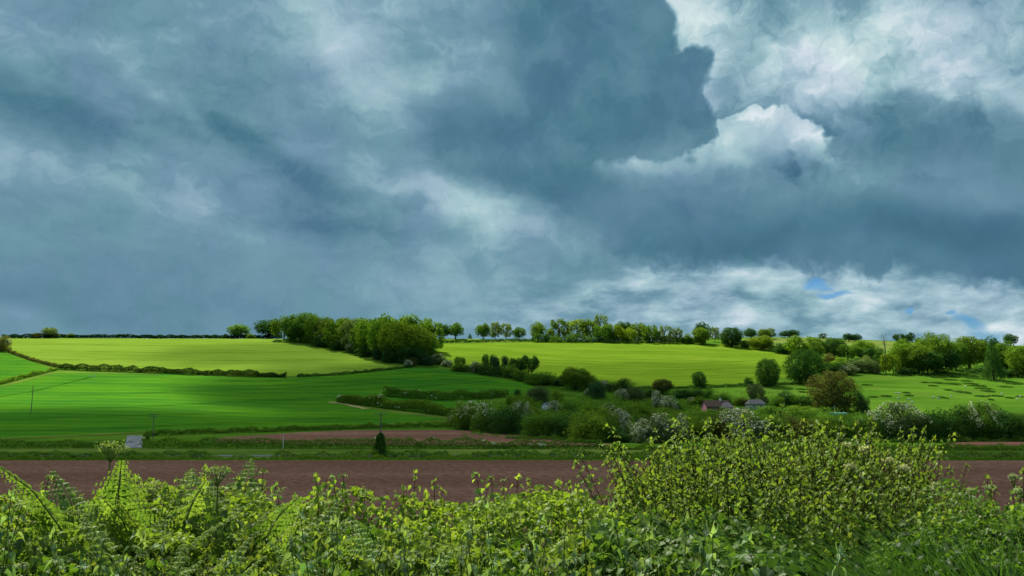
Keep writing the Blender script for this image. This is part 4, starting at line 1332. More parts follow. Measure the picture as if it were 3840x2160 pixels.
def part(name, VF, mat, parent, smooth=False, loc=(0, 0, 0)):
    V, F = VF
    return link(name, mesh(name, V, F, M[mat], smooth), parent, loc)


def house(px, py, L, W, h0, h1, rz, wall, gable, roof, label, hip=0.0, windows=(), chimney=None):
    X, Y = hit(px, py)
    r_ = empty('house', X, Y, rz, label, 'house')
    part('wall', box(-L / 2, L / 2, -W / 2, W / 2, -.5, h0 - .02), wall, r_)
    if not hip:
        for sx, mt in ((-1, gable), (1, wall)):
            x0, x1 = sorted((sx * L / 2, sx * (L / 2 - .25)))
            V = np.array([(x, y, z) for x in (x0, x1) for y, z in ((-W / 2, h0), (W / 2, h0), (0, h1 - .03))], float)
            part('gable', (V, [np.array([(0, 1, 2), (3, 5, 4)]), np.array([(0, 3, 4, 1), (1, 4, 5, 2), (2, 5, 3, 0)])]), mt, r_)
        part('end_wall', box(-L / 2 - .04, -L / 2 - .003, -W / 2 - .03, W / 2 + .03, -.5, h0), gable, r_)
    ro = part('roof', prism(L, W, h0, h1, hip=hip), roof, r_)
    if chimney:
        cx, ch = chimney
        c_ = part('chimney', box(cx - .35, cx + .35, -.35, .35, h1 - .6, h1 + ch), 'white', ro)
        part('chimney_pot', box(cx - .15, cx + .15, -.15, .15, h1 + ch, h1 + ch + .4), 'brick', ro)
    for wx, wz, ww, wh in windows:
        f = part('window', box(wx - ww / 2, wx + ww / 2, -W / 2 - .07, -W / 2 - .004, wz, wz + wh), 'white', r_)
        part('pane', box(wx - ww / 2 + .08, wx + ww / 2 - .08, -W / 2 - .085, -W / 2 - .074, wz + .08, wz + wh - .08), 'pane', f)
    return r_


house(716, 412, 11.0, 6.0, 2.5, 5.0, .15, 'brick', 'pink', 'tile', 'low house with a pink gable end and dark tiled roof', 0, [(-2, 1, 1.1, 1.0), (1.5, 1, 1.1, 1.0), (3.8, 1, .9, 1.0)], (2.2, .9))
house(726.5, 412.5, 5.0, 5.4, 2.3, 4.3, -.1, 'brick', 'brick', 'slate', 'dark slate roofed wing right of the pink gabled house', 1.6, [(-1, .9, .9, 1)])
house(755.5, 409, 7.5, 5.5, 2.4, 4.2, .05, 'grey_wall', 'grey_wall', 'slate', 'grey cottage roof showing above the widest hawthorn', 1.4, [(-1.5, .9, 1, 1), (1.5, .9, 1, 1)])
house(546.5, 411, 3.6, 3.0, 2.4, 3.7, 1.1, 'white', 'white', 'slate', 'small pale hut half hidden left of a white hawthorn', 0, [(0, 1, .8, .8)])
# yellow container
X, Y = hit(732.8, 411.5)
c_ = empty('container', X, Y, .1, 'bright yellow box container beside the dark roofed house', 'container')
part('body', box(-1.1, 1.1, -.8, .8, .15, 2.1), 'yellow', c_)
part('lid', box(-1.16, 1.16, -.86, .86, 2.103, 2.2), 'yellow', c_)
part('skid', box(-1.0, 1.0, -.7, .7, 0, .148), 'insul', c_)
# cream garden wall
X, Y = hit(745.8, 411)
w_ = empty('garden_wall', X, Y, .05, 'short cream coloured wall left of the grey cottage', 'wall')
part('panel', box(-1.4, 1.4, -.12, .12, -.2, 1.5), 'cream', w_)
part('coping', box(-1.5, 1.5, -.18, .18, 1.503, 1.6), 'grey_wall', w_)
# teal tunnel
X, Y = hit(838, 415.5)
t_ = empty('netting_tunnel', X, Y, .04, 'low teal netting tunnel below the wide brown tree', 'polytunnel')
a_ = np.linspace(0, np.pi, 9)
sec = np.stack([np.cos(a_) * 1.1, np.sin(a_) * 1.35], -1)
V = np.array([(x, s[0], s[1]) for x in np.linspace(-3.6, 3.6, 13) for s in sec])
ix = np.arange(13 * 9).reshape(13, 9)
part('cover', (V, np.stack([ix[:-1, :-1], ix[1:, :-1], ix[1:, 1:], ix[:-1, 1:]], -1).reshape(-1, 4)), 'teal', t_, True)
for x in (-3.6, -1.2, 1.2, 3.6):
    part('hoop', tube([(x, s[0] * 1.02, s[1] * 1.02) for s in sec], np.full(9, .04), 5), 'white', t_)


def pole(px, py, top_px, label, arms=(), mat='wood', rad=.13, dist=None, name='utility_pole', cat='pole', lean=0.0, group=None):
    X, Y = hit(px, py) if dist is None else (float(ray(px, py)[0]) * dist, dist)
    h = float(CAM_Z + ray(px, top_px)[1] * Y - ground(X, Y))
    p_ = empty(name, X, Y, 0, label, cat, group)
    part('post', tube([(0, 0, -.4), (lean * h * .5, 0, h * .5), (lean * h, 0, h)], [rad, rad * .9, rad * .75], 8), mat, p_, True)
    for dz, L in arms:
        a2 = part('crossarm', box(lean * h - L / 2, lean * h + L / 2, -rad - .12, -rad * .8 - .01, h - dz - .12, h - dz + .02), mat, p_)
        for k in np.linspace(-.45, .45, 4):
            part('insulator', tube([(lean * h + k * L, -rad - .06, h - dz + .021), (lean * h + k * L, -rad - .06, h - dz + .24)], [.05, .03], 6), 'insul', a2)
    return p_, X, Y, h


pole(31, 413, 385.4, 'slim bare wooden pole standing in the left of the wheat', rad=.16)
pole(152.6, 438.5, 414.2, 'wooden pole with two short crossarms above the concrete track', [(.0, 3.3), (.75, 2.6)], rad=.13)
pole(675.5, 401, 391.5, 'grey pole with a small crossarm by the twin white hawthorns', [(.1, 1.8)], rad=.14)
pole(557, 416, 405.5, 'pale slim pole in front of the hawthorn by the hut', [], 'white', .10)
pole(764, 408.5, 399, 'leaning grey pole right of the grey cottage', [], rad=.16, lean=-.1)
pole(834.5, 414, 405.8, 'white post with a small cap beside the teal tunnel', [(.05, .5)], 'white', .11)
pole(283, 447.5, 436.0, 'short pale post standing in the neat roadside hedge', [], 'white', .09, dist=201, name='marker_post', cat='post')
for px in (90, 94.5):
    X, Y = hit(px, 377)
    e_ = empty('marker_post', X, Y, 0, ('left' if px < 92 else 'right') + ' one of two tiny white posts at the wheat corner', 'post', 'white posts in the wheat')
    part('post', tube([(0, 0, -.2), (0, 0, .6), (0, 0, 1.25)], [.28, .26, .2], 7), 'white', e_, True)
    part('foot', box(-.34, .34, -.34, .34, -.2, .12), 'grey_wall', e_)
# ivy clad pole by the road
p_, X, Y, h = pole(380, 456, 413.2, 'roadside pole swathed in dark ivy, wide at its foot', [(.1, 2.9)], rad=.15, dist=172.0)
r = np.random.default_rng(77)
n = 5200
t = r.random(n) ** 1.5
hi_ = h * .55
zz = t * hi_
R = (2.0 * (1 - t) ** .8 + .2) * (1 + .45 * fbm2(zz * 1.1, zz * 0 + 1, 6, 2))
a_ = r.uniform(0, 2 * np.pi, n)
rr_ = R * np.sqrt(r.uniform(.3, 1.05, n))
P = np.stack([np.cos(a_) * rr_, np.sin(a_) * rr_ * .8, zz], -1)
V, F = leaf_quads(P, unit(np.stack([np.cos(a_), np.sin(a_), a_ * 0 + .2], -1) * .7 + rand_dir(n, r) * .6), .30, r)
iv = part('ivy', (V, F), 'leaf', p_)
iv.color = (.070, .150, .026, 1)
# dead tree above the wood
X, Y = hit(885.5, 358)
k = Y / FPX
d_ = empty('dead_tree', X, Y, 0, 'bare dead tree with pale forked limbs against the hill field', 'tree')
h = 26 * k
br = [tube([(0, 0, -.3), (.1 * h / 20, 0, h * .4), (-.02 * h, 0, h * .7), (-.09 * h, 0, h)], [.026 * h, .02 * h, .012 * h, .004 * h], 6)]
for z0, dx, dz, w in ((.38, .13, .42, .010), (.5, -.14, .38, .009), (.55, .08, .42, .008), (.62, .16, .2, .006), (.45, -.1, .2, .006), (.72, .05, .26, .005), (.75, -.12, .12, .004)):
    br.append(tube([(0, 0, h * z0), (dx * h * .6, .03 * h, h * (z0 + dz * .5)), (dx * h, .02 * h, h * (z0 + dz))], [w * h, w * h * .7, w * h * .25], 5))
part('trunk', merge(br), 'wood', d_)

# ------------------------------------------------------------------ sheep
def sheep_mesh():
    """One body: barrel, neck and head, four legs."""
    parts = []
    u, v = np.meshgrid(np.linspace(0, 2 * np.pi, 14, endpoint=False), np.linspace(-np.pi / 2, np.pi / 2, 9), indexing='ij')
    ix = np.arange(14 * 9).reshape(14, 9)
    nx = np.roll(ix, -1, 0)
    F = np.stack([ix[:, :-1], nx[:, :-1], nx[:, 1:], ix[:, 1:]], -1).reshape(-1, 4)
    def ell(c, s, rot=0):
        x, y, z = np.cos(v) * np.cos(u) * s[0], np.cos(v) * np.sin(u) * s[1], np.sin(v) * s[2]
        return np.stack([x * math.cos(rot) - z * math.sin(rot) + c[0], y + c[1], x * math.sin(rot) + z * math.cos(rot) + c[2]], -1).reshape(-1, 3), F
    parts.append(ell((0, 0, .62), (.56, .27, .28)))
    parts.append(ell((.50, 0, .66), (.22, .16, .18), -.5))
    parts.append(ell((-.52, 0, .55), (.10, .06, .17)))
    for x in (-.36, .34):
        for y in (-.13, .13):
            parts.append(tube([(x, y, .5), (x + .03, y, .25), (x, y, 0)], [.075, .04, .035], 6))
    return mesh('sheep', *merge(parts), M['wool'], True), mesh('head', *merge([ell((.70, 0, .52), (.17, .085, .10), -.9), ell((.62, .12, .60), (.05, .09, .03)), ell((.62, -.12, .60), (.05, .09, .03))]), M['face'], True)


sm, hm_ = sheep_mesh()
for i, (x, y, rz) in enumerate([(1262, 818, .2), (1300, 818, 3.0), (1290, 868, 3.3), (1395, 882, .1), (1430, 910, 2.9), (1645, 860, 3.0), (1828, 848, .3), (1700, 872, .0), (1975, 748, 2.0), (2350, 824, .1), (2540, 852, 3.1), (2505, 880, 1.0)]):
    X, Y = hit(*q(x, y))
    o = link('sheep', sm, loc=(X, Y, float(ground(X, Y))), rot=(0, 0, rz), scale=(1.15,) * 3)
    link('head', hm_, o)
    tag(o, 'white sheep grazing in the right hand pasture among rush patches', 'sheep', 'sheep grazing in the pasture')

# ------------------------------------------------------------------ the bank in front: shoots, nettles, ferns, umbels, grass
M['leaf_near'] = leaf_mat('bank_leaves', 0.46, 0.34, 0.012)
M['stem'] = solid('green_stem', (.105, .140, .032), .8, .2, .3, 30)
M['twig'] = solid('brown_twig', (.052, .050, .018), .9, .2, .3, 30)


def half(pts):
    up = [(x, y) for x, y in pts]
    dn = [(x, -y) for x, y in pts[::-1] if y > 0]
    return np.array(up + dn)


def template(outline, fold=.30, droop=.30, curl=.0):
    c = np.array([[.45, 0.0]])
    P = np.concatenate([c, outline])
    z = fold * np.abs(P[:, 1]) - droop * P[:, 0] ** 2 + curl * np.sin(P[:, 0] * 9) * np.abs(P[:, 1])
    k = len(outline)
    F = np.array([(0, 1 + i, 1 + (i + 1) % k) for i in range(k)])
    return np.stack([P[:, 0], P[:, 1], z], -1), F


MAPLE = template(half([(0, 0), (-.06, .20), (.10, .27), (.10, .46), (.27, .38), (.44, .50), (.50, .25), (.66, .28), (.70, .14), (1.0, 0)]), .22, .35)
HAW = template(half([(0, 0), (.18, .16), (.34, .36), (.46, .22), (.66, .34), (.74, .16), (1, 0)]), .25, .25)
NETTLE = template(half([(0, 0), (.06, .24), (.14, .22), (.24, .33), (.31, .27), (.44, .29), (.51, .22), (.66, .19), (.72, .13), (1.05, 0)]), .20, .42, .05)
OVATE = template(half([(0, 0), (.12, .22), (.35, .32), (.6, .26), (.82, .12), (1, 0)]), .25, .30)


def leaves(P, D, Nn, size, tmpl, r):
    T, F = tmpl
    D = unit(D)
    Y_ = unit(np.cross(Nn, D))
    Z_ = np.cross(D, Y_)
    s = np.asarray(size)[:, None, None] * np.ones((len(P), 1, 1))
    V = P[:, None] + s * (T[None, :, :1] * D[:, None] + T[None, :, 1:2] * Y_[:, None] + T[None, :, 2:] * Z_[:, None])
    n, k = len(P), len(T)
    return V.reshape(-1, 3), (F[None] + (np.arange(n) * k)[:, None, None]).reshape(-1, 3)


def shoot_parts(r, h, bare, node, size, tmpl, young=.22, lean=.12, droop=.5, pet=.7, whorl=2):
    """One upright stem with opposite leaves. Returns stem tubes, mature leaves and young leaves."""
    bend = r.uniform(-lean, lean, 2)
    f = lambda t: np.array([bend[0] * h * t * t + .015 * math.sin(t * 7 + bend[1] * 40), bend[1] * h * t * t, h * t])
    st = [tube([f(t) for t in (0, .25, .5, .75, 1)], np.array([.0065, .0055, .0045, .0035, .0018]) * (h / 1.2), 5)]
    P, D, Nn, s, yg = [], [], [], [], []
    z, k = bare * h, 0
    while z < h:
        t = z / h
        az_ = k * 1.57 + r.uniform(-.3, .3)
        for w in range(whorl):
            a = az_ + w * 2 * np.pi / whorl
            o = np.array([math.cos(a), math.sin(a), 0])
            sz = size * (1.0 - .62 * max(0, (t - .62) / .38) ** 1.3) * r.uniform(.75, 1.2)
            b = f(t)
            p = b + (o * .8 + [0, 0, .45]) * sz * pet
            st.append(tube([b, p], [.0018, .0012], 3))
            P.append(p)
            d = o * (1 - .3 * droop) + [0, 0, -droop * r.uniform(.4, 1.5)] + r.normal(0, .18, 3)
            D.append(d)
            Nn.append(o * droop + [0, 0, .8] + r.normal(0, .25, 3))
            s.append(sz)
            yg.append(t > 1 - young)
        z += node * h * r.uniform(.7, 1.25) * (1 - .45 * max(0, t - .6))
        k += 1
    for w in range(4):                                          # unfolding tip
        a = w * 1.57 + .4
        P.append(f(1.0)); D.append(np.array([math.cos(a) * .6, math.sin(a) * .6, .7 - 1.0 * r.random()])); Nn.append(np.array([math.cos(a), math.sin(a), .3])); s.append(size * .42); yg.append(True)
    P, D, Nn, s, yg = map(np.array, (P, D, Nn, s, yg))
    V1 = leaves(P[~yg], D[~yg], unit(Nn[~yg]), s[~yg], tmpl, r)
    V2 = leaves(P[yg], D[yg], unit(Nn[yg]), s[yg], tmpl, r)
    return merge(st), V1, V2


C_OLD, C_YOUNG = (.090, .170, .018, 1), (.225, .305, .055, 1)
FRONT = {}


def front_proto(kind, n, fn, parts):
    FRONT[kind] = []
    for i in range(n):
        r = np.random.default_rng(hash_of(kind) * 3 + i)
        out_ = fn(r)
        FRONT[kind].append([(nm, mesh(nm, *vf, M[mt]), c) for (nm, mt, c), vf in zip(parts, out_) if len(vf[0])])


front_proto('maple_shoot', 8, lambda r: shoot_parts(r, 1.0, .16, .047, .062, MAPLE, .24, .10, .75), [('stem', 'twig', None), ('leaves', 'leaf_near', C_OLD), ('young_leaves', 'leaf_near', C_YOUNG)])
front_proto('nettle', 6, lambda r: shoot_parts(r, 1.0, .10, .060, .070, NETTLE, .12, .16, .42, .35), [('stem', 'stem', None), ('leaves', 'leaf_near', (.095, .170, .060, 1)), ('young_leaves', 'leaf_near', (.17, .25, .10, 1))])


def shrub_parts(r, h=1.0, spread=.42, shoots=78, size=.049, tmpl=HAW):
    S_, A, Bb = [], [], []
    for i in range(shoots):
        a, rad = i * 2.39996, spread * math.sqrt((i + .5) / shoots)
        hh = h * (1 - .16 * (rad / spread) ** 2) * r.uniform(.78, 1.06)
        st, v1, v2 = shoot_parts(r, hh, 0.10, .030, size, tmpl, .16, .28, .35, .9)
        off = np.array([math.cos(a) * rad, math.sin(a) * rad, 0])
        tilt = np.array([math.cos(a) * .25 * rad / spread, math.sin(a) * .25 * rad / spread])
        for dst, (V, F) in ((S_, st), (A, v1), (Bb, v2)):
            V = V + off * .55
            V[:, :2] += tilt * V[:, 2:3] + off[:2] * .45 * np.clip(V[:, 2:3] / .3, 0, 1)
            dst.append((V, F))
    return merge(S_), merge(A), merge(Bb)


front_proto('maple_shrub', 4, shrub_parts, [('branches', 'twig', None), ('leaves', 'leaf_near', (.105, .172, .018, 1)), ('young_leaves', 'leaf_near', (.155, .220, .034, 1))])


def fern_parts(r):
    """Upright arching fronds, 1 high: each a stalk with pairs of narrow side leaves cut into leaflets."""
    S_, P, D, Nn, s = [], [], [], [], []
    for k in range(7):
        a = k * .9 + r.uniform(-.3, .3)
        L, arch = r.uniform(.8, 1.05), r.uniform(.18, .5)
        o = np.array([math.cos(a), math.sin(a), 0])
        f = lambda t: o * arch * L * t ** 1.8 + np.array([0, 0, L * (t - .16 * t ** 3 * (1 + arch))])
        S_.append(tube([f(t) for t in np.linspace(0, 1, 7)], np.linspace(.0042, .0012, 7), 5))
        side = np.array([-o[1], o[0], 0])
        for t in np.linspace(.45, .985, 19):
            tang = f(t) - f(t - .02)
            tang /= np.linalg.norm(tang)
            ln = .135 * L * min(1, (1.0 - t) * 2.6 + .08) * r.uniform(.85, 1.1)
            for sg in (-1, 1):
                ax = side * sg * .85 + tang * .45 + np.array([0, 0, -.25]) + r.normal(0, .07, 3)
                for q_ in np.arange(.1, 1.01, max(.1, .013 / ln)):
                    for s2 in (-1, 1):
                        P.append(f(t) + ax * ln * q_ + [0, 0, -.10 * ln * q_ * q_])
                        D.append(tang * s2 * .8 + ax * .7)
                        Nn.append(np.cross(side, tang) * -1 + r.normal(0, .22, 3))
                        s.append(.026 * (1.08 - q_ * .75) * (.5 + 4 * ln))
    V = leaves(np.array(P), np.array(D), unit(np.array(Nn)), np.array(s), OVATE, r)
    return merge(S_), V


front_proto('bracken_fern', 3, fern_parts, [('stalks', 'stem', None), ('fronds', 'leaf_near', (.150, .225, .040, 1))])


def umbel_parts(r, h=1.0, heads=5, R=.075):
    S_, P, D, Nn, s = [tube([(0, 0, 0), (.02, 0, h * .5), (.0, .01, h * .86)], [.008, .006, .004], 7)], [], [], [], []
    lp, ld, ln, ls = [], [], [], []
    for k in range(heads):
        a = k * 2.4
        z0 = h * (.45 + .1 * k)
        top = np.array([math.cos(a) * .16, math.sin(a) * .16, h * (.98 - .07 * ((k * 3) % 4))]) if k else np.array([0, 0, h])
        b = np.array([.01, 0, min(z0, h * .84)])
        S_.append(tube([b, (b + top) / 2 + [top[0] * .25, top[1] * .25, 0], top - [0, 0, .06]], [.006, .0045, .003], 5))
        for j in range(16):
            aj, rj = j * 2.4, R * math.sqrt((j + .5) / 16)
            e = top + [math.cos(aj) * rj, math.sin(aj) * rj, .01 - rj * rj * 4]
            S_.append(tube([top - [0, 0, .06], e], [.0014, .001], 3))
            for m_ in range(9):
                P.append(e + r.normal(0, .006, 3)); D.append(r.normal(0, 1, 3)); Nn.append([0, 0, 1] + r.normal(0, .4, 3)); s.append(.011)
        for j in range(26):                                     # cut leaves on the way up
            lp.append(b * r.uniform(.35, 1.0) + [math.cos(a + j) * .02, math.sin(a + j) * .02, 0])
            ld.append([math.cos(a + j * .15), math.sin(a + j * .15), r.uniform(-.5, .4)])
            lp[-1] = lp[-1] + np.array(ld[-1]) * r.uniform(.02, .2)
            ln.append([0, 0, 1] + r.normal(0, .35, 3)); ls.append(.065 * r.uniform(.6, 1.2))
    return merge(S_), leaves(np.array(P), np.array(D), unit(np.array(Nn)), np.array(s), OVATE, r), leaves(np.array(lp), np.array(ld), unit(np.array(ln)), np.array(ls), MAPLE, r)


front_proto('hogweed', 2, lambda r: umbel_parts(r, 1.0, 3, .055), [('stem', 'stem', None), ('flower_heads', 'leaf_near', (.15, .215, .06, 1)), ('leaves', 'leaf_near', (.12, .17, .04, 1))])
front_proto('cow_parsley', 3, lambda r: umbel_parts(r, 1.0, 6, .026), [('stem', 'stem', None), ('flower_heads', 'leaf_near', (.33, .37, .24, 1)), ('leaves', 'leaf_near', (.085, .15, .025, 1))])
n_front = [0]


def front(kind, name, cat, px, ytop, Y, label, group=None, wide=1.0, shade=1.0):
    """A plant on the bank at distance Y whose top reaches the picture row ytop."""
    rx, rz = ray(px, ytop)
    X = float(rx) * Y
    g = float(ground(X, Y))
    h = max(.35, CAM_Z + float(rz) * Y - g)
    i = n_front[0]
    n_front[0] += 1
    r = random.Random(i * 13 + 5)
    root = bpy.data.objects.new(name, None)
    COL.objects.link(root)
    root.empty_display_size = .05
    root.location, root.rotation_euler = (X, Y, g - .02), (r.uniform(-.05, .05), r.uniform(-.05, .05), r.uniform(0, 6.28))
    w = (.55 + .45 * h) * wide if kind != 'bracken_fern' else h * wide * 1.22
    h *= 1.22 if kind == 'bracken_fern' else 1
    root.scale = (w, w, h)
    ps = FRONT[kind][i % len(FRONT[kind])]
    for nm, me, c in ps:
        o = link(nm, me, root)
        if c:
            v = r.uniform(.8, 1.2) * shade
            o.color = (c[0] * v * r.uniform(.9, 1.12), c[1] * v, c[2] * v, 1)
    return tag(root, label, cat, group)


TOPX = [-80, 0, 30, 80, 105, 150, 200, 230, 262, 278, 300, 330, 400, 450, 500, 560, 600, 625, 650, 700, 760, 850, 890, 905, 960, 1024, 1100]
TOPY = [488, 489, 484, 490, 478, 476, 474, 478, 484, 503, 501, 492, 486, 490, 484, 482, 489, 492, 496, 500, 505, 510, 505, 492, 480, 474, 472]
BACK = 6.3
r = random.Random(4)
# young maples make the top of the bank
k = 0
for row in range(9):
    Y0 = BACK - row * .40
    n = int(26 + Y0 * 3)
    for j in range(n):
        px = -60 + (1150.0 / n) * (j + r.random())
        Y = Y0 + r.uniform(-.2, .2)
        t = max(0, (BACK - Y) / 3.6)
        yt = float(np.interp(px, TOPX, TOPY))
        y = yt + (598 - yt) * t ** 1.15 + r.uniform(-7, 9) - (r.random() < .22) * r.uniform(4, 16)
        if px > 790 and Y < 5.2 or (px > 610 and Y < 5.6 and r.random() < .45) or (px < 330 and r.random() < .12):
            continue
        k += 1
        lab = 'young maple shoot with yellowish tip, on the bank left of the tall shrub' if px < 640 else 'young maple shoot in the darker growth below the tall shrub on the bank'
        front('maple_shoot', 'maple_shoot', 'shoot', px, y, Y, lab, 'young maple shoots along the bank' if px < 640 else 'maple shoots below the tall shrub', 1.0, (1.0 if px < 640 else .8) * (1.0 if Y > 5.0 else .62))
for i, (px, y, Y, lab) in enumerate([(6, 466, 5.6, 'tall maple shoot with drooping tip at the left picture edge'), (28, 474, 5.9, 'maple shoot standing clear second from the left edge'),
        (262, 470, 6.2, 'maple shoot with a bushy tip standing left of the gap'), (306, 482, 6.0, 'short isolated maple shoot right of the bank gap'), (327, 475, 5.9, 'tall pointed maple shoot right of the gap'),
        (343, 474, 6.0, 'nodding maple shoot between two tall ones'), (362, 473, 5.9, 'tall bushy maple shoot against the ploughed soil'), (415, 472, 6.0, 'lone tall maple shoot in the middle of the bank'),
        (440, 478, 6.1, 'bushy maple shoot right of the lone tall one'), (497, 469, 6.2, 'maple shoot with a big round leaf near the bank middle'), (560, 480, 6.2, 'pale yellow maple shoot left of two stragglers'),
        (588, 481, 6.2, 'left straggling maple shoot before the tall shrub'), (606, 484, 6.2, 'right straggling maple shoot before the tall shrub'), (512, 474, 6.3, 'thin maple shoot right of the round leafed one')]):
    front('maple_shoot', 'maple_shoot', 'shoot', px, y, Y, lab, None, 1.15)
# the tall shrub on the right of the bank
for i, (px, y, Y, w, lab) in enumerate([(668, 480, 7.4, .7, 'low left end bush of the tall olive shrub row'), (688, 460, 7.2, .75, 'second bush from the left of the tall olive shrub row'), (706, 440, 7.3, .85, 'bush on the rising left shoulder of the shrub row'),
        (727, 428, 7.5, 1.2, 'bush at the highest part of the shrub row'), (758, 429, 7.2, 1.15, 'bush right of the highest one in the shrub row'), (790, 432, 7.5, 1.2, 'bush in the middle right of the shrub row'),
        (815, 431, 7.2, 1.0, 'bush near the right end of the shrub row'), (838, 434, 7.5, .9, 'last but one bush of the shrub row'), (862, 438, 7.2, .75, 'bush at the steep right end of the shrub row'),
        (700, 474, 6.4, .95, 'left lower bush before the shrub row'), (735, 462, 6.3, 1.2, 'central lower bush before the shrub row'), (785, 466, 6.3, 1.2, 'right central lower bush before the shrub row'),
        (825, 472, 6.3, 1.0, 'right lower bush before the shrub row'), (858, 484, 6.2, .8, 'lower bush at the right foot of the shrub row')]):
    front('maple_shrub', 'bank_shrub', 'shrub', px, y - 13, Y, lab, None, w, .95)
# nettles and other weeds low in front
for i in range(46):
    px = r.uniform(300, 720) if i < 34 else r.uniform(-20, 300)
    Y = r.uniform(2.7, 3.9)
    y = 496 + (3.9 - Y) * 40 + r.uniform(-8, 34)
    front('nettle', 'nettle', 'nettle', px, y, Y, 'greyish green nettle with drooping toothed leaves low on the near bank', 'nettles low on the near bank', .95, r.uniform(.8, 1.25))
for px, y, lab in ((780, 532, 'left of two pale nettles beside the grass'), (802, 540, 'right of two pale nettles beside the grass')):
    front('nettle', 'nettle', 'nettle', px, y, 3.1, lab, None, 1.0, 1.2)
for px, y, Y, lab in ((120, 446, 5.2, 'tallest bracken fern of the bank, beside the tallest hogweed'), (172, 456, 5.4, 'bracken fern beside the left tall hogweed'), (232, 455, 5.6, 'bracken fern just right of the shorter left hogweed'),
                      (258, 478, 5.0, 'bracken fern left of the bank gap'), (92, 500, 4.4, 'bracken fern low on the left of the bank'), (60, 545, 3.4, 'bracken fern at the lower left corner'), (196, 486, 4.8, 'bracken fern below the left hogweed pair'), (20, 492, 5.6, 'bracken fern at the left picture edge'), (300, 508, 5.0, 'bracken fern at the bottom of the bank gap'), (165, 520, 3.9, 'bracken fern low before the left hogweeds'), (390, 520, 4.2, 'bracken fern low in the middle left of the bank'), (478, 508, 4.8, 'bracken fern in the middle of the bank')):
    front('bracken_fern', 'bracken_fern', 'fern', px, y, Y, lab, None, 1.0)
for px, y, Y, lab in ((106, 444, 5.4, 'tallest hogweed with spreading pale head on the left'), (228, 466, 5.2, 'hogweed stem with a pale head beside the tallest fern')):
    front('hogweed', 'hogweed', 'wildflower', px, y, Y, lab, None, 1.25)
for i, (px, y) in enumerate([(912, 488), (940, 484), (1000, 486), (846, 444), (895, 458), (1030, 474), (965, 488)]):
    front('cow_parsley', 'cow_parsley', 'wildflower', px, y, 6.4 if px > 890 else 6.6, 'cow parsley with small white flower heads at the right of the bank' if px > 890 else 'cow parsley head showing among the tall shrub row',
          'cow parsley at the right of the bank' if px > 890 else 'cow parsley in the shrub row', 1.0)


def fill(name, label, x0, x1, Y0, Y1, n, lift, size, tmpl, c, seed, deep=1.7, prof=None, back=BACK):
    """Leaves of the tangle under the shoots: one mass."""
    r = np.random.default_rng(seed)
    px, Y = r.uniform(x0, x1, n), r.uniform(Y0, Y1, n)
    t = np.clip((back - Y) / 3.6, 0, 1)
    yt = np.interp(px, *(prof or (TOPX, TOPY)))
    y = yt + (600 - yt) * t ** 1.15 + lift
    rx, rz = ray(px, y)
    X = rx * Y
    top, g = CAM_Z + rz * Y, ground(X, Y)
    Z = g + (top - g) * (1 - r.random(n) ** deep * .9) + .16 * fbm2(X * 2.2, Y * 2.2, seed, 3) - .06
    o0 = np.array([0, 5.0, 10.0])
    D = rand_dir(n, r) * [1, 1, .5] + [0, 0, -.35]
    V, F = leaves(np.stack([X, Y, Z], -1) - o0, D, unit(rand_dir(n, r) * .6 + [0, -.2, .8]), size * r.uniform(.6, 1.3, n), tmpl, r)
    o = link(name, mesh(name, V, F, M['leaf_near']), loc=o0)
    o.color = c
    return tag(o, label, 'undergrowth', kind='stuff')


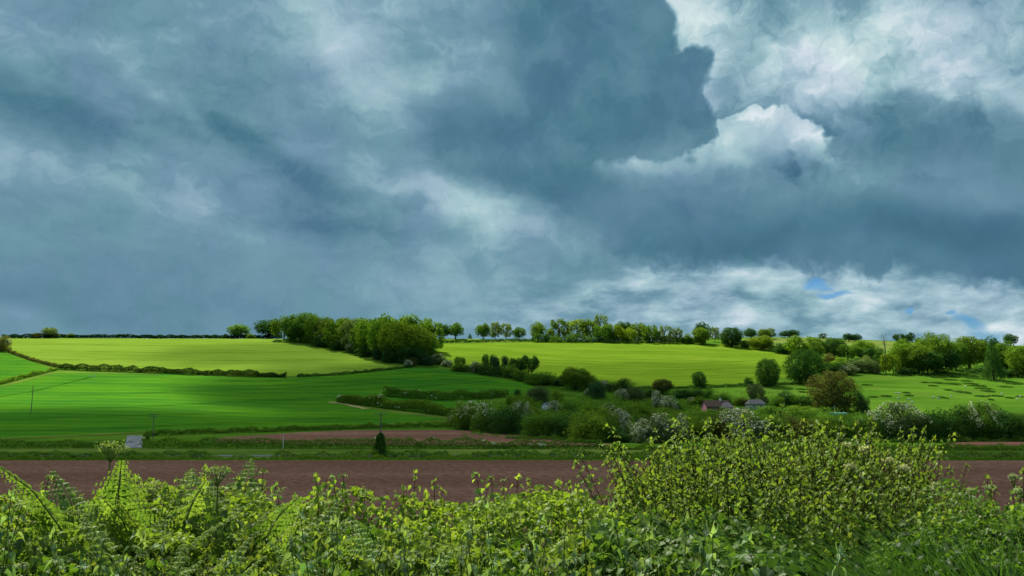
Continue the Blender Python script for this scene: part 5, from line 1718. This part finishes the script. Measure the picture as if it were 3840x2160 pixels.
fill('undergrowth', 'tangle of maple and bramble leaves beneath the shoots on the bank', -70, 660, 2.7, 6.2, 22000, 18, .050, MAPLE, (.060, .120, .014, 1), 21)  # leaves coloured dark to stand for the shade under the shoots
fill('undergrowth', 'bright leafy top of the maple and bramble tangle on the bank', -70, 650, 4.5, 6.3, 17000, 4, .045, MAPLE, (.165, .240, .028, 1), 25, 4.0)  # same leaves coloured brighter, as the highlights on top of the tangle
fill('undergrowth', 'leafy top of the dark tangle beside the tall shrub', 590, 800, 3.0, 5.6, 5000, 4, .056, MAPLE, (.075, .140, .024, 1), 26, 5.0)
fill('undergrowth', 'dark tangle of leaves beneath the tall shrub on the bank', 610, 1110, 4.3, 6.3, 9000, 26, .055, MAPLE, (.026, .056, .010, 1), 22)  # shade under the shrub is put into this darker leaf colour
fill('undergrowth', 'olive leafy body of the tall shrub row on the bank', 640, 893, 6.3, 7.5, 32000, 2, .048, HAW, (.120, .185, .022, 1), 27, 1.2, ([625, 650, 690, 720, 860, 890, 906], [488, 466, 446, 440, 441, 446, 480]), 7.7)
fill('undergrowth', 'small leaved weeds low on the right of the bank', 870, 1110, 4.4, 6.3, 14000, 3, .036, HAW, (.090, .165, .020, 1), 23)
fill('undergrowth', 'dark weeds low at the middle of the bank', 560, 860, 2.8, 4.6, 4500, 12, .07, NETTLE, (.034, .072, .016, 1), 24)  # leaf colour darkened for the deep shade low on the bank
# long grass in the lower right corner
r2 = np.random.default_rng(8)
n = 1900
Y = r2.uniform(2.9, 4.6, n)
px = r2.uniform(850, 1140, n) + (r2.random(n) < .15) * r2.uniform(-60, 0, n)
X = ray(px, 560)[0] * Y
g = ground(X, Y)
L = r2.uniform(1.35, 2.1, n) * (.75 + .25 * fbm2(X * 3, Y * 3, 2, 2))
lx, ly = r2.normal(-.40, .30, n), r2.normal(-.05, .25, n)
ws = r2.uniform(.0022, .0048, n)
segs = []
for t in (0, .35, .7, 1):
    c = np.stack([X + lx * L * t ** 1.8, Y + ly * L * t ** 1.8, g + L * (t - .22 * t ** 3)], -1)
    wv = np.stack([ws * (1 - t * .92), ws * 0, ws * 0], -1)
    segs += [c - wv, c + wv]
V = np.stack(segs, 1).reshape(-1, 3) - [2, 3.5, 10]
i0 = np.arange(n)[:, None] * 8
F = np.concatenate([i0 + np.array(f) for f in ((0, 1, 3, 2), (2, 3, 5, 4), (4, 5, 7, 6))])
o = link('grass', mesh('grass', V, F, M['leaf_near']), loc=(2, 3.5, 10))
o.color = (.042, .100, .016, 1)
tag(o, 'long leaning grass in the lower right corner of the bank', 'grass', kind='stuff')
